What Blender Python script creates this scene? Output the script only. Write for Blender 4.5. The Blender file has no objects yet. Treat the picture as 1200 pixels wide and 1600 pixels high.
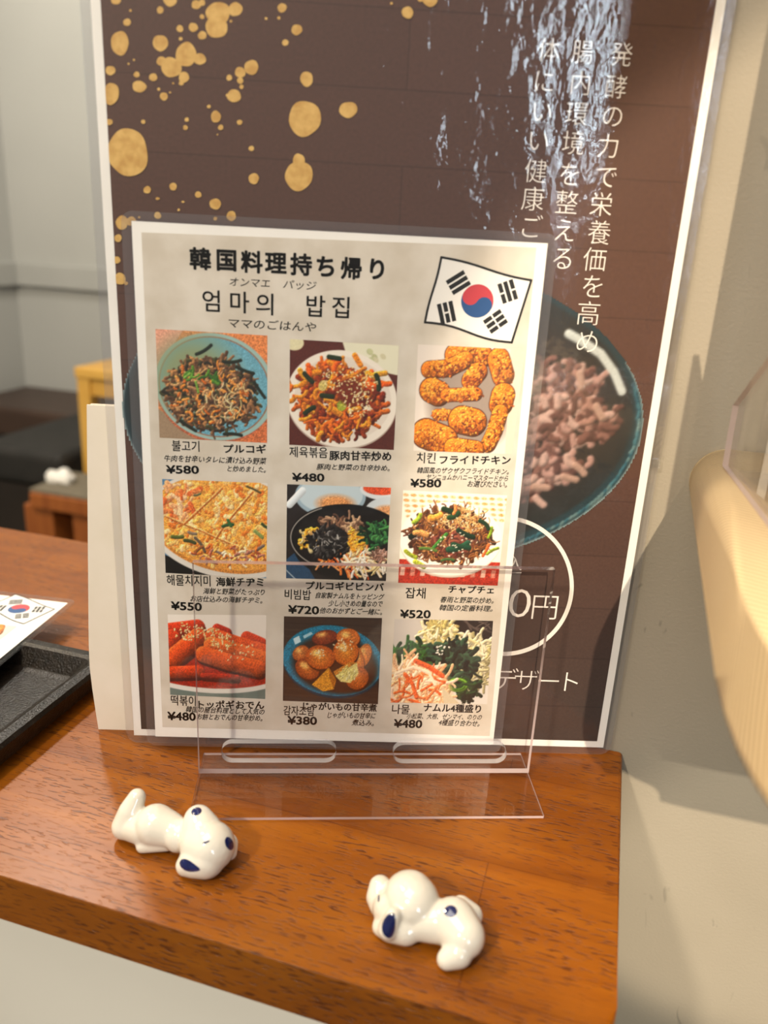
import bpy, bmesh, math, random
import numpy as np
from mathutils import Vector, Matrix

# ------------------------------------------------------------------ camera
SC = bpy.context.scene
COL = SC.collection
TABLE_Z = 0.75
FPX, PITCH, ROLL, CAMH = 1247.2, 0.3343, 0.0539, 0.2172
cp, sp, cr, sr = math.cos(PITCH), math.sin(PITCH), math.cos(ROLL), math.sin(ROLL)
_r = np.array([1, 0, 0.]); _u = np.array([0, sp, cp]); FWD = np.array([0, cp, -sp])
RIGHT = cr*_r + sr*_u
UP = -sr*_r + cr*_u
EYE = np.array([0, 0, TABLE_Z + CAMH])
cam = bpy.data.cameras.new('camera')
camo = bpy.data.objects.new('camera', cam)
COL.objects.link(camo)
camo.matrix_world = Matrix([[RIGHT[i], UP[i], -FWD[i], EYE[i]] for i in range(3)] + [[0, 0, 0, 1]])
cam.sensor_fit = 'VERTICAL'; cam.sensor_height = 36.0; cam.sensor_width = 27.0
cam.lens = FPX/1600*36
cam.clip_start = 0.02; cam.clip_end = 50
cam.dof.use_dof = True; cam.dof.focus_distance = 0.345; cam.dof.aperture_fstop = 8.0
SC.camera = camo
SC.cycles.transparent_max_bounces = 40
SC.cycles.max_bounces = 10

# table frame: t = right along the counter's front edge, d = away from the viewer, z = above the counter
AZ = 0.2714
CORNER = np.array([0.1137, 0.3065, TABLE_Z])
NA = np.array([math.cos(AZ), -math.sin(AZ), 0]); DR = np.array([math.sin(AZ), math.cos(AZ), 0])
def T(t, d, z=0.0): return Vector(CORNER + NA*t + DR*d + np.array([0, 0, z]))

# ------------------------------------------------------------------ world and lights
SC.view_settings.view_transform = 'Standard'
SC.view_settings.look = 'None'
SC.view_settings.exposure = 0.26
SC.view_settings.gamma = 1.0
w = bpy.data.worlds.new('world'); SC.world = w; w.use_nodes = True
w.node_tree.nodes['Background'].inputs[0].default_value = (1.0, 0.93, 0.84, 1)
w.node_tree.nodes['Background'].inputs[1].default_value = 0.22

def aim(o, target):
    o.rotation_euler = (Vector(target) - o.location).to_track_quat('-Z', 'Y').to_euler()
def area(name, loc, target, sx, sy, power, col):
    l = bpy.data.lights.new(name, 'AREA'); l.shape = 'RECTANGLE'; l.size = sx; l.size_y = sy
    l.energy = power; l.color = col
    o = bpy.data.objects.new(name, l); COL.objects.link(o); o.location = loc; aim(o, target); return o
def bulb(name, loc, power, col, radius):
    l = bpy.data.lights.new(name, 'POINT'); l.energy = power; l.color = col; l.shadow_soft_size = radius
    o = bpy.data.objects.new(name, l); COL.objects.link(o); o.location = loc; return o
# daylight from the shop window behind the viewer
area('window_light', T(1.40, -2.2, 0.78), T(0, 0, 0.2), 0.15, 0.75, 6.5, (0.72, 0.88, 1.0))
area('window_light', T(1.74, -2.2, 0.60), T(0, 0, 0.2), 0.34, 1.0, 5, (0.78, 0.84, 1.0))
# added soft overhead fill, then warm ceiling lamps left of and above the counter
area('added_fill_light', T(-0.5, -0.5, 1.7), T(-0.3, -0.1, 0), 1.0, 1.0, 16, (1.0, 0.92, 0.82))
bulb('ceiling_lamp_light', T(-1.0, -0.05, 1.15), 40, (1.0, 0.83, 0.60), 0.05)
bulb('ceiling_lamp_light', T(-0.50, -1.35, 1.15), 74, (1.0, 0.87, 0.69), 0.05)
bulb('ceiling_lamp_light', T(-1.2, 1.0, 1.5), 42, (1.0, 0.92, 0.80), 0.06)
# low sun imitated by an added spot, cone kept narrow to spare the figurines
SUN_DIR = np.array([-0.12, 1.0, -0.56])
def spot(name, target, dist, power, col, ang, blend, radius):
    l = bpy.data.lights.new(name, 'SPOT'); l.energy = power; l.color = col; l.spot_size = ang; l.spot_blend = blend
    l.shadow_soft_size = radius
    o = bpy.data.objects.new(name, l); COL.objects.link(o)
    d = SUN_DIR/np.linalg.norm(SUN_DIR)
    wd = NA*d[0] + DR*d[1] + np.array([0, 0, d[2]])
    o.location = Vector(np.array(target) - wd*dist); aim(o, target); return o
spot('added_wall_spot_light', T(0.10, 0, 0.10), 2.6, 270, (1.0, 0.82, 0.60), math.radians(9.4), 0.18, 0.010)
spot('added_wall_spot_light', T(0.13, 0, -0.10), 2.6, 110, (1.0, 0.90, 0.74), math.radians(7.0), 0.35, 0.010)  # second spot, added to brighten the lower wall

# ------------------------------------------------------------------ small helpers
def lin(c):
    if isinstance(c, str):
        c = [int(c[i:i+2], 16) for i in (1, 3, 5)]
    o = []
    for v in c:
        v = v/255.0
        o.append(v/12.92 if v <= 0.04045 else ((v+0.055)/1.055)**2.4)
    return (o[0], o[1], o[2], 1.0)

def new_mat(name):
    m = bpy.data.materials.new(name); m.use_nodes = True
    nt = m.node_tree
    return m, nt, nt.nodes, nt.links, nt.nodes['Principled BSDF']

def mat(name, c1, rough=0.5, c2=None, scale=40, detail=4, bump=0.0, bscale=200, coat=0.0, spec=0.5, metal=0.0, stretch=(1, 1, 1)):
    m, nt, N, L, P = new_mat(name)
    P.inputs['Roughness'].default_value = rough
    P.inputs['Specular IOR Level'].default_value = spec
    P.inputs['Coat Weight'].default_value = coat
    P.inputs['Coat Roughness'].default_value = 0.06
    P.inputs['Metallic'].default_value = metal
    tc = N.new('ShaderNodeTexCoord'); mp = N.new('ShaderNodeMapping'); mp.inputs['Scale'].default_value = stretch
    L.new(tc.outputs['Object'], mp.inputs[0])
    nz = N.new('ShaderNodeTexNoise'); nz.inputs['Scale'].default_value = scale; nz.inputs['Detail'].default_value = detail
    L.new(mp.outputs[0], nz.inputs['Vector'])
    rp = N.new('ShaderNodeValToRGB'); rp.color_ramp.elements[0].color = lin(c1); rp.color_ramp.elements[1].color = lin(c2 or c1)
    rp.color_ramp.elements[0].position = 0.35; rp.color_ramp.elements[1].position = 0.65
    L.new(nz.outputs['Fac'], rp.inputs[0]); L.new(rp.outputs[0], P.inputs['Base Color'])
    if bump:
        n2 = N.new('ShaderNodeTexNoise'); n2.inputs['Scale'].default_value = bscale; n2.inputs['Detail'].default_value = 3
        L.new(mp.outputs[0], n2.inputs['Vector'])
        b = N.new('ShaderNodeBump'); b.inputs['Strength'].default_value = 1.0; b.inputs['Distance'].default_value = bump
        L.new(n2.outputs['Fac'], b.inputs['Height']); L.new(b.outputs[0], P.inputs['Normal'])
    return m

def clear_mat(name, tint=(1, 1, 1), ior=1.49, rough=0.02, bump=0.0, bscale=30, haze=0.0, hazecol=(1, 1, 1), detail=3, stretch=(1, 1, 1)):
    """clear film or sheet: see-through, with a Fresnel shine"""
    m, nt, N, L, P = new_mat(name); N.remove(P)
    out = N['Material Output']
    tr = N.new('ShaderNodeBsdfTransparent'); tr.inputs[0].default_value = (*tint, 1)
    gl = N.new('ShaderNodeBsdfGlossy'); gl.inputs['Roughness'].default_value = rough
    fr = N.new('ShaderNodeFresnel')
    # the far face of a sheet reflects like its near face
    ge = N.new('ShaderNodeNewGeometry'); mr = N.new('ShaderNodeMapRange')
    mr.inputs['To Min'].default_value = ior; mr.inputs['To Max'].default_value = 1/ior
    L.new(ge.outputs['Backfacing'], mr.inputs['Value']); L.new(mr.outputs[0], fr.inputs['IOR'])
    mx = N.new('ShaderNodeMixShader')
    if bump:
        tc = N.new('ShaderNodeTexCoord'); mp = N.new('ShaderNodeMapping'); mp.inputs['Scale'].default_value = stretch
        L.new(tc.outputs['Object'], mp.inputs[0])
        nz = N.new('ShaderNodeTexNoise'); nz.inputs['Scale'].default_value = bscale; nz.inputs['Detail'].default_value = detail
        nz.inputs['Roughness'].default_value = 0.55
        L.new(mp.outputs[0], nz.inputs['Vector'])
        b = N.new('ShaderNodeBump'); b.inputs['Distance'].default_value = bump
        L.new(nz.outputs['Fac'], b.inputs['Height'])
        L.new(b.outputs[0], gl.inputs['Normal'])
    base = tr
    if haze:
        df = N.new('ShaderNodeBsdfDiffuse'); df.inputs[0].default_value = (*hazecol, 1)
        m2 = N.new('ShaderNodeMixShader'); m2.inputs[0].default_value = haze
        L.new(tr.outputs[0], m2.inputs[1]); L.new(df.outputs[0], m2.inputs[2]); base = m2
    L.new(fr.outputs[0], mx.inputs[0]); L.new(base.outputs[0], mx.inputs[1]); L.new(gl.outputs[0], mx.inputs[2])
    L.new(mx.outputs[0], out.inputs['Surface'])
    return m

def vcol_mat(name, rough=0.55):
    m, nt, N, L, P = new_mat(name)
    a = N.new('ShaderNodeVertexColor'); a.layer_name = 'ink'
    L.new(a.outputs['Color'], P.inputs['Base Color']); P.inputs['Roughness'].default_value = rough
    return m

def link(name, me, m, parent=None):
    o = bpy.data.objects.new(name, me); COL.objects.link(o)
    for k in (m if isinstance(m, (list, tuple)) else [m]): me.materials.append(k)
    if parent: o.parent = parent
    return o
def from_bm(name, bm, m, parent=None, smooth=False):
    me = bpy.data.meshes.new(name)
    bmesh.ops.recalc_face_normals(bm, faces=bm.faces[:])
    bm.to_mesh(me); bm.free()
    if smooth:
        for p in me.polygons: p.use_smooth = True
    return link(name, me, m, parent)
def tag(o, label, cat, group=None):
    o['label'] = label; o['category'] = cat
    if group: o['group'] = group
    return o
def structure(o): o['kind'] = 'structure'; return o
def empty(name, M, label, cat, group=None):
    o = bpy.data.objects.new(name, None); o.empty_display_size = 0.02
    COL.objects.link(o); o.matrix_world = M
    return tag(o, label, cat, group)

ROT = Matrix([[NA[0], DR[0], 0, 0], [NA[1], DR[1], 0, 0], [0, 0, 1, 0], [0, 0, 0, 1]])
def TM(t, d, z): return Matrix.Translation(T(t, d, z)) @ ROT      # frame aligned with the counter

def box_bm(bm, lo, hi, bevel=0.0, seg=2):
    r = bmesh.ops.create_cube(bm, size=1.0)
    vs = r['verts']
    for v in vs:
        v.co = Vector([(lo[i]+hi[i])/2 + v.co[i]*(hi[i]-lo[i]) for i in range(3)])
    if bevel:
        es = list({e for v in vs for e in v.link_edges})
        bmesh.ops.bevel(bm, geom=es, offset=bevel, segments=seg, profile=0.5, affect='EDGES')
def box(name, lo, hi, m, parent=None, bevel=0.0, seg=2):
    bm = bmesh.new(); box_bm(bm, lo, hi, bevel, seg); return from_bm(name, bm, m, parent)
def tbox(name, t, d, z, m, parent=None, bevel=0.0):
    """box in counter coordinates, placed with its own frame at its base"""
    c = ((t[0]+t[1])/2, (d[0]+d[1])/2, z[0])
    o = box(name, (t[0]-c[0], d[0]-c[1], 0), (t[1]-c[0], d[1]-c[1], z[1]-z[0]), m, None, bevel)
    o.matrix_world = TM(*c)
    return o
def prism(bm, pts, z0, z1):
    """pts: ccw outline in xy"""
    a = [bm.verts.new((p[0], p[1], z0)) for p in pts]; b = [bm.verts.new((p[0], p[1], z1)) for p in pts]
    n = len(pts)
    bm.faces.new(a[::-1]); bm.faces.new(b)
    for i in range(n): bm.faces.new((a[i], a[(i+1) % n], b[(i+1) % n], b[i]))
def rrect(x0, y0, x1, y1, r, n=8):
    o = []
    for cx, cy, a0 in ((x1-r, y0+r, -90), (x1-r, y1-r, 0), (x0+r, y1-r, 90), (x0+r, y0+r, 180)):
        for i in range(n+1):
            a = math.radians(a0 + 90*i/n); o.append((cx+r*math.cos(a), cy+r*math.sin(a)))
    return o

def flat_curve(name, loops, z0, z1, mats, parent, bev=0.0):
    cu = bpy.data.curves.new(name, 'CURVE'); cu.dimensions = '2D'; cu.fill_mode = 'BOTH'; cu.extrude = (z1-z0)/2-bev; cu.bevel_depth = bev; cu.bevel_resolution = 1
    for lp in loops:
        s = cu.splines.new('POLY'); s.points.add(len(lp)-1); s.use_cyclic_u = True
        for p, c in zip(s.points, lp): p.co = (c[0], c[1], 0, 1)
    o = bpy.data.objects.new(name, cu); COL.objects.link(o)
    dg = bpy.context.evaluated_depsgraph_get(); dg.update()
    me = bpy.data.meshes.new_from_object(o.evaluated_get(dg)); bpy.data.objects.remove(o); bpy.data.curves.remove(cu)
    me.name = name
    for v in me.vertices: v.co.z += (z0+z1)/2
    me.materials.clear()
    return link(name, me, mats, parent)

# a sheet standing on the counter: local x along its width, y up, z out towards the viewer
class Sheet:
    def __init__(self, origin, yaw, lean=0.0, M=None):
        if M is None:
            ex = np.array([math.cos(yaw), math.sin(yaw), 0]); back = np.array([-math.sin(yaw), math.cos(yaw), 0])
            ey = math.cos(lean)*np.array([0, 0, 1]) + math.sin(lean)*back
            ez = np.cross(ex, ey)
            M = Matrix([[ex[i], ey[i], ez[i], origin[i]] for i in range(3)] + [[0, 0, 0, 1]])
        self.M = M
        A = np.array(M)
        self.ex, self.ey, self.ez, self.o = A[:3, 0], A[:3, 1], A[:3, 2], A[:3, 3]
    def at(self, px, py):
        """measured photo position -> millimetre-true position on the sheet"""
        d = (px-600)/FPX*RIGHT - (py-800)/FPX*UP + FWD
        X = EYE + d*((self.o-EYE) @ self.ez)/(d @ self.ez) - self.o
        return float(X @ self.ex), float(X @ self.ey)

# ------------------------------------------------------------------ lettering
def area2(V, F): return sum(abs(sum(V[f[i]][0]*V[f[(i+1) % len(f)]][1]-V[f[(i+1) % len(f)]][0]*V[f[i]][1] for i in range(len(f))))/2 for f in F)
def glyph_mesh(body, weight=0.0, res=3):
    if weight > 0:              # heavier pen: the same outline laid down several times around its centre
        V, F = glyph_mesh(body, 0.0, res); n = len(V); k = 8 if weight > 0.02 else 4
        VV, FF = [V], list(F)
        for i in range(k):
            a = 6.2832*i/k+0.4; VV.append(V+np.array([math.cos(a), math.sin(a)])*weight); FF += [tuple(j+n*(i+1) for j in f) for f in F]
        return np.concatenate(VV), FF
    if weight < 0:              # finer pen, unless the outline breaks
        V0, F0 = glyph_mesh_raw(body, 0.0, res); A0 = area2(V0, F0)
        for w_ in (weight, weight*0.7, weight*0.4):
            V, F = glyph_mesh_raw(body, w_, res)
            if len(V) and 0.60 < area2(V, F)/A0 < 0.97: return V, F
        return V0, F0
    return glyph_mesh_raw(body, weight, res)
def glyph_mesh_raw(body, weight=0.0, res=3):
    c = bpy.data.curves.new('lettering', 'FONT'); c.body = body; c.size = 1.0
    c.resolution_u = res; c.offset = weight; c.fill_mode = 'FRONT'
    o = bpy.data.objects.new('lettering', c); COL.objects.link(o)
    dg = bpy.context.evaluated_depsgraph_get(); dg.update()
    me = bpy.data.meshes.new_from_object(o.evaluated_get(dg))
    V = np.array([v.co[:2] for v in me.vertices]) if len(me.vertices) else np.zeros((0, 2))
    F = [tuple(p.vertices) for p in me.polygons]
    bpy.data.objects.remove(o); bpy.data.curves.remove(c); bpy.data.meshes.remove(me)
    return V, F
class Ink:
    """collects lettering for ONE part lying on a sheet"""
    def __init__(self, sheet, z): self.s, self.z, self.V, self.F = sheet, z, [], []
    def add(self, V, F):
        b = len(self.V); self.V += [tuple(v) for v in V]; self.F += [tuple(i+b for i in f) for f in F]
    def line(self, body, x0, y0, x1, y1, hpx, weight=0.0, slant=0.0, jitter=0.0):
        V, F = glyph_mesh(body, weight)
        if not len(V): return
        lo, hi = V.min(0), V.max(0)
        A = np.array(self.s.at(x0, y0)); B = np.array(self.s.at(x1, y1))
        m = ((x0+x1)/2, (y0+y1)/2)
        H = abs(self.s.at(m[0], m[1]-hpx/2)[1] - self.s.at(m[0], m[1]+hpx/2)[1])
        ex = B-A; ey = np.array([-ex[1], ex[0]])/np.linalg.norm(ex)*H
        u = (V[:, 0]-lo[0])/(hi[0]-lo[0]); v = (V[:, 1]-lo[1])/(hi[1]-lo[1]) - 0.5
        if jitter: v = v + jitter*np.sin(u*37.0+len(body)) ; u = u + 0.3*jitter/len(body)*np.sin(v*9+u*50)
        P = A + u[:, None]*ex + v[:, None]*ey + (slant*H*v)[:, None]*ex/np.linalg.norm(ex)
        self.add([(p[0], p[1], self.z) for p in P], F)
    def char(self, ch, px, py, size, weight=0.0, rot=0.0):
        V, F = glyph_mesh(ch, weight, 4)
        c = np.array([0.5, 0.36]) if len(ch) == 1 and ord(ch) > 0x2000 else (V.min(0)+V.max(0))/2
        p = np.array(self.s.at(px, py)); k = abs(self.s.at(px, py-size/2)[1]-self.s.at(px, py+size/2)[1])
        W = (V - c)*k
        self.add([(p[0]+q[0], p[1]+q[1], self.z) for q in W], F)
    def poly(self, pts): self.add([(x, y, self.z) for x, y in pts], [tuple(range(len(pts)))])
    def stroke(self, pts, wid, closed=False):
        n = len(pts); m = n if closed else n-1
        for i in range(m):
            a = np.array(pts[i]); b = np.array(pts[(i+1) % n]); d = b-a; L = np.linalg.norm(d)
            if L < 1e-9: continue
            d /= L; q = np.array([-d[1], d[0]])*wid/2; e = d*wid*0.3
            self.poly([a-q-e, b-q+e, b+q+e, a+q-e])
    def build(self, name, m, parent):
        me = bpy.data.meshes.new(name); me.from_pydata(self.V, [], self.F); me.update()
        return link(name, me, m, parent)

# ------------------------------------------------------------------ printed dish pictures (drawn, not loaded)
class Canvas:
    def __init__(self, w, h, bg, seed=1, oy=0.0):
        self.w, self.h = w, h
        self.a = np.zeros((h, w, 3)); self.a[:] = np.array(self.c(bg))
        yy, xx = np.mgrid[0:h, 0:w]; self.X = (xx+0.5)/w; self.Y = (yy+0.5)/w-oy; self.oy = oy
        self.R = random.Random(seed); self.rs = np.random.RandomState(seed)
    def c(self, c):
        if isinstance(c, str): return [int(c[i:i+2], 16)/255 for i in (1, 3, 5)]
        return [v/255 for v in c]
    def blend(self, mask, col):
        self.a = self.a*(1-mask[..., None]) + mask[..., None]*np.array(col)
    def ell(self, cx, cy, rx, ry, col, rot=0.0, soft=0.006, col2=None):
        ca, sa = math.cos(rot), math.sin(rot)
        dx, dy = self.X-cx, self.Y-cy
        u = (dx*ca+dy*sa)/rx; v = (-dx*sa+dy*ca)/ry
        r = np.sqrt(u*u+v*v)
        m = np.clip((1-r)*min(rx, ry)/soft+0.5, 0, 1)
        c = np.array(self.c(col))
        if col2 is not None:
            k = np.clip(r, 0, 1)[..., None]; c = c*(1-k)+np.array(self.c(col2))*k
        self.blend(m, c); return m
    def ring(self, cx, cy, rx, ry, w, col, rot=0.0):
        ca, sa = math.cos(rot), math.sin(rot); dx, dy = self.X-cx, self.Y-cy
        u = (dx*ca+dy*sa)/rx; v = (-dx*sa+dy*ca)/ry; r = np.sqrt(u*u+v*v)
        self.blend(np.clip((w/2-abs(r-1)*min(rx, ry))/0.006+0.5, 0, 1), self.c(col))
    def poly(self, pts, col):
        m = np.ones_like(self.X); n = len(pts)
        for i in range(n):
            (x0, y0), (x1, y1) = pts[i], pts[(i+1) % n]
            L = math.hypot(x1-x0, y1-y0)
            m = np.minimum(m, np.clip(((x1-x0)*(self.Y-y0)-(y1-y0)*(self.X-x0))/L/0.005+0.5, 0, 1))
        self.blend(m, self.c(col))
    def stroke(self, pts, wid, col, hi=0.35, lo=0.45, taper=0.0):
        """rounded strand with a lit upper left and a dark lower right, as in a photograph"""
        pts = np.array(pts); pad = wid*1.3
        x0, x1 = pts[:, 0].min()-pad, pts[:, 0].max()+pad; y0, y1 = pts[:, 1].min()-pad, pts[:, 1].max()+pad
        i0, i1 = max(0, int(x0*self.w)), min(self.w, int(x1*self.w)+2); j0, j1 = max(0, int((y0+self.oy)*self.w)), min(self.h, int((y1+self.oy)*self.w)+2)
        if i0 >= i1 or j0 >= j1: return
        X = self.X[j0:j1, i0:i1]; Y = self.Y[j0:j1, i0:i1]
        D = np.full(X.shape, 9.0); S = np.zeros(X.shape)
        for k in range(len(pts)-1):
            a, b = pts[k], pts[k+1]; d = b-a; L2 = max(d @ d, 1e-12)
            t = np.clip(((X-a[0])*d[0]+(Y-a[1])*d[1])/L2, 0, 1)
            ex, ey = X-a[0]-t*d[0], Y-a[1]-t*d[1]; r = np.hypot(ex, ey)
            q = r < D
            S = np.where(q, (-0.6*ex-0.8*ey)/(wid*0.5), S); D = np.where(q, r, D)
        m = np.clip((wid*0.5-D)/0.004+0.5, 0, 1)
        c = np.array(self.c(col))
        s = np.clip(S, -1, 1)
        sh = np.where(s > 0, 1+hi*s, 1+lo*s)[..., None]
        C = np.clip(c*sh + np.clip(s-0.6, 0, 1)[..., None]*hi*0.6, 0, 1)
        A = self.a[j0:j1, i0:i1]; self.a[j0:j1, i0:i1] = A*(1-m[..., None])+m[..., None]*C
    def curl(self, x, y, L, wid, col, bend=0.8, ang=None, **k):
        a = self.R.uniform(0, 6.283) if ang is None else ang
        c = self.R.uniform(-bend, bend); p = [(x, y)]
        for i in range(5):
            a += c/5*2; x += math.cos(a)*L/5; y += math.sin(a)*L/5; p.append((x, y))
        self.stroke(p, wid, col, **k)
    def inside(self, cx, cy, rx, ry, rot=0.0):
        while True:
            u, v = self.R.uniform(-1, 1), self.R.uniform(-1, 1)
            if u*u+v*v < 1:
                u *= rx; v *= ry
                return cx+u*math.cos(rot)-v*math.sin(rot), cy+u*math.sin(rot)+v*math.cos(rot)
    def heap(self, n, cx, cy, rx, ry, L, wid, cols, bend=1.0, rot=0.0, hi=0.35, lo=0.5):
        for i in range(n):
            x, y = self.inside(cx, cy, rx, ry, rot)
            self.curl(x, y, self.R.uniform(*L), self.R.uniform(*wid), self.R.choice(cols), bend, hi=hi, lo=lo)
    def grain(self, amt, scale=1):
        n = self.rs.rand(self.h//scale+1, self.w//scale+1)
        n = np.repeat(np.repeat(n, scale, 0), scale, 1)[:self.h, :self.w]
        self.a = np.clip(self.a*(1+amt*(n[..., None]-0.5)), 0, 1)
    def down(self):
        h, w = self.h//2, self.w//2
        return self.a[:h*2, :w*2].reshape(h, 2, w, 2, 3).mean((1, 3))
def to_lin(a): return np.where(a <= 0.04045, a/12.92, ((a+0.055)/1.055)**2.4)

def picture(name, sheet, quad, img, z, m, parent, keep=None):
    """grid mesh on the sheet whose ink colours come from the drawn picture"""
    h, w = img.shape[:2]
    Q = [np.array(q) for q in quad]
    u = np.linspace(0, 1, w); v = np.linspace(0, 1, h)
    U, Vv = np.meshgrid(u, v)
    P = ((1-U)*(1-Vv))[..., None]*Q[0]+(U*(1-Vv))[..., None]*Q[1]+(U*Vv)[..., None]*Q[2]+((1-U)*Vv)[..., None]*Q[3]
    P = P.reshape(-1, 2)
    idx = np.arange(h*w).reshape(h, w)
    F = np.stack([idx[1:, :-1], idx[1:, 1:], idx[:-1, 1:], idx[:-1, :-1]], -1).reshape(-1, 4)
    colr = to_lin(img).reshape(-1, 3)
    if keep is not None:
        k = keep.reshape(-1); F = F[k[F].all(1)]
        used = np.unique(F); mp = np.zeros(h*w, int); mp[used] = np.arange(len(used))
        P, colr, F = P[used], colr[used], mp[F]
    me = bpy.data.meshes.new(name)
    me.from_pydata(np.column_stack([P, np.full(len(P), z)]).tolist(), [], F.tolist())
    at = me.color_attributes.new('ink', 'FLOAT_COLOR', 'POINT')
    at.data.foreach_set('color', np.column_stack([colr, np.ones(len(P))]).astype(np.float32).ravel())
    me.update()
    return link(name, me, m, parent)

# ------------------------------------------------------------------ materials
def wood_counter():
    m, nt, N, L, P = new_mat('red_brown_wood')
    tc = N.new('ShaderNodeTexCoord')
    def noise(sx, sy, detail=4, rough=0.5, off=0.0):
        mp = N.new('ShaderNodeMapping'); mp.inputs['Scale'].default_value = (sx, sy, sy); mp.inputs['Location'].default_value = (off, off, 0)
        L.new(tc.outputs['Object'], mp.inputs[0])
        n = N.new('ShaderNodeTexNoise'); n.inputs['Scale'].default_value = 1.0; n.inputs['Detail'].default_value = detail; n.inputs['Roughness'].default_value = rough
        L.new(mp.outputs[0], n.inputs['Vector']); return n.outputs['Fac']
    def ramp(src, stops):
        r = N.new('ShaderNodeValToRGB'); e = r.color_ramp.elements
        e[0].position, e[0].color = stops[0][0], stops[0][1]; e[1].position, e[1].color = stops[-1][0], stops[-1][1]
        for p, c in stops[1:-1]:
            k = e.new(p); k.color = c
        L.new(src, r.inputs[0]); return r.outputs[0]
    def mix(a, b, fac, mode='MIX'):
        x = N.new('ShaderNodeMix'); x.data_type = 'RGBA'; x.blend_type = mode
        if isinstance(fac, float): x.inputs[0].default_value = fac
        else: L.new(fac, x.inputs[0])
        for k, v in ((6, a), (7, b)):
            if isinstance(v, tuple): x.inputs[k].default_value = v
            else: L.new(v, x.inputs[k])
        return x.outputs[2]
    base = ramp(noise(9, 90, 5, 0.6), [(0.25, lin('#6c3906')), (0.5, lin('#824709')), (0.75, lin('#95570d'))])
    br = N.new('ShaderNodeTexBrick'); br.offset = 0.37; br.inputs['Scale'].default_value = 1.0
    br.inputs['Brick Width'].default_value = 0.33; br.inputs['Row Height'].default_value = 0.055
    br.inputs['Mortar Size'].default_value = 0.0003; br.inputs['Mortar Smooth'].default_value = 0.3
    br.inputs['Color1'].default_value = (0.80, 0.74, 0.68, 1); br.inputs['Color2'].default_value = (1, 1, 1, 1); br.inputs['Mortar'].default_value = (0.55, 0.45, 0.4, 1)
    mp = N.new('ShaderNodeMapping'); mp.inputs['Location'].default_value = (0.255, 0.03, 0)
    L.new(tc.outputs['Object'], mp.inputs[0]); L.new(mp.outputs[0], br.inputs['Vector'])
    c = mix(base, br.outputs['Color'], 1.0, 'MULTIPLY')
    c = mix(c, lin('#8c5312'), ramp(noise(14, 22, 3, 0.5, 3.0), [(0.45, (0, 0, 0, 1)), (0.75, (0.6, 0.6, 0.6, 1))]))
    pores = ramp(noise(165, 1200, 1, 0.4), [(0.575, (0, 0, 0, 1)), (0.635, (1, 1, 1, 1))])
    zone = ramp(noise(12, 40, 2, 0.5, 7.0), [(0.32, (0.1, 0.1, 0.1, 1)), (0.55, (0.85, 0.85, 0.85, 1))])
    pm = mix(pores, zone, 1.0, 'MULTIPLY')
    c = mix(c, lin('#4c240a'), pm)
    L.new(c, P.inputs['Base Color'])
    P.inputs['Roughness'].default_value = 0.34; P.inputs['Specular IOR Level'].default_value = 0.3
    P.inputs['Coat Weight'].default_value = 0.04; P.inputs['Coat Roughness'].default_value = 0.25
    b = N.new('ShaderNodeBump'); b.inputs['Distance'].default_value = 0.00012; b.invert = True
    L.new(pm, b.inputs['Height']); L.new(b.outputs[0], P.inputs['Normal'])
    return m

def pale_wood():
    m, nt, N, L, P = new_mat('pale_laminated_wood')
    tc = N.new('ShaderNodeTexCoord')
    wv = N.new('ShaderNodeTexWave'); wv.wave_type = 'BANDS'; wv.bands_direction = 'Y'
    mp = N.new('ShaderNodeMapping'); mp.inputs['Rotation'].default_value = (0.25, 0, 0.35)
    L.new(tc.outputs['Object'], mp.inputs[0]); L.new(mp.outputs[0], wv.inputs['Vector'])
    wv.inputs['Scale'].default_value = 130; wv.inputs['Distortion'].default_value = 2.2; wv.inputs['Detail'].default_value = 2
    wv.inputs['Detail Scale'].default_value = 0.5
    nz = N.new('ShaderNodeTexNoise'); nz.inputs['Scale'].default_value = 22; L.new(tc.outputs['Object'], nz.inputs['Vector'])
    r = N.new('ShaderNodeValToRGB'); r.color_ramp.elements[0].color = lin('#947448'); r.color_ramp.elements[1].color = lin('#dcc59c'); r.color_ramp.elements[1].position = 0.62; r.color_ramp.elements[0].position = 0.12
    L.new(wv.outputs['Fac'], r.inputs[0])
    r2 = N.new('ShaderNodeValToRGB'); r2.color_ramp.elements[0].color = lin('#c7a878'); r2.color_ramp.elements[1].color = lin('#dcc8a2')
    L.new(nz.outputs['Fac'], r2.inputs[0])
    x = N.new('ShaderNodeMix'); x.data_type = 'RGBA'; x.inputs[0].default_value = 0.25
    L.new(r.outputs[0], x.inputs[6]); L.new(r2.outputs[0], x.inputs[7]); L.new(x.outputs[2], P.inputs['Base Color'])
    P.inputs['Roughness'].default_value = 0.42
    return m

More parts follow.
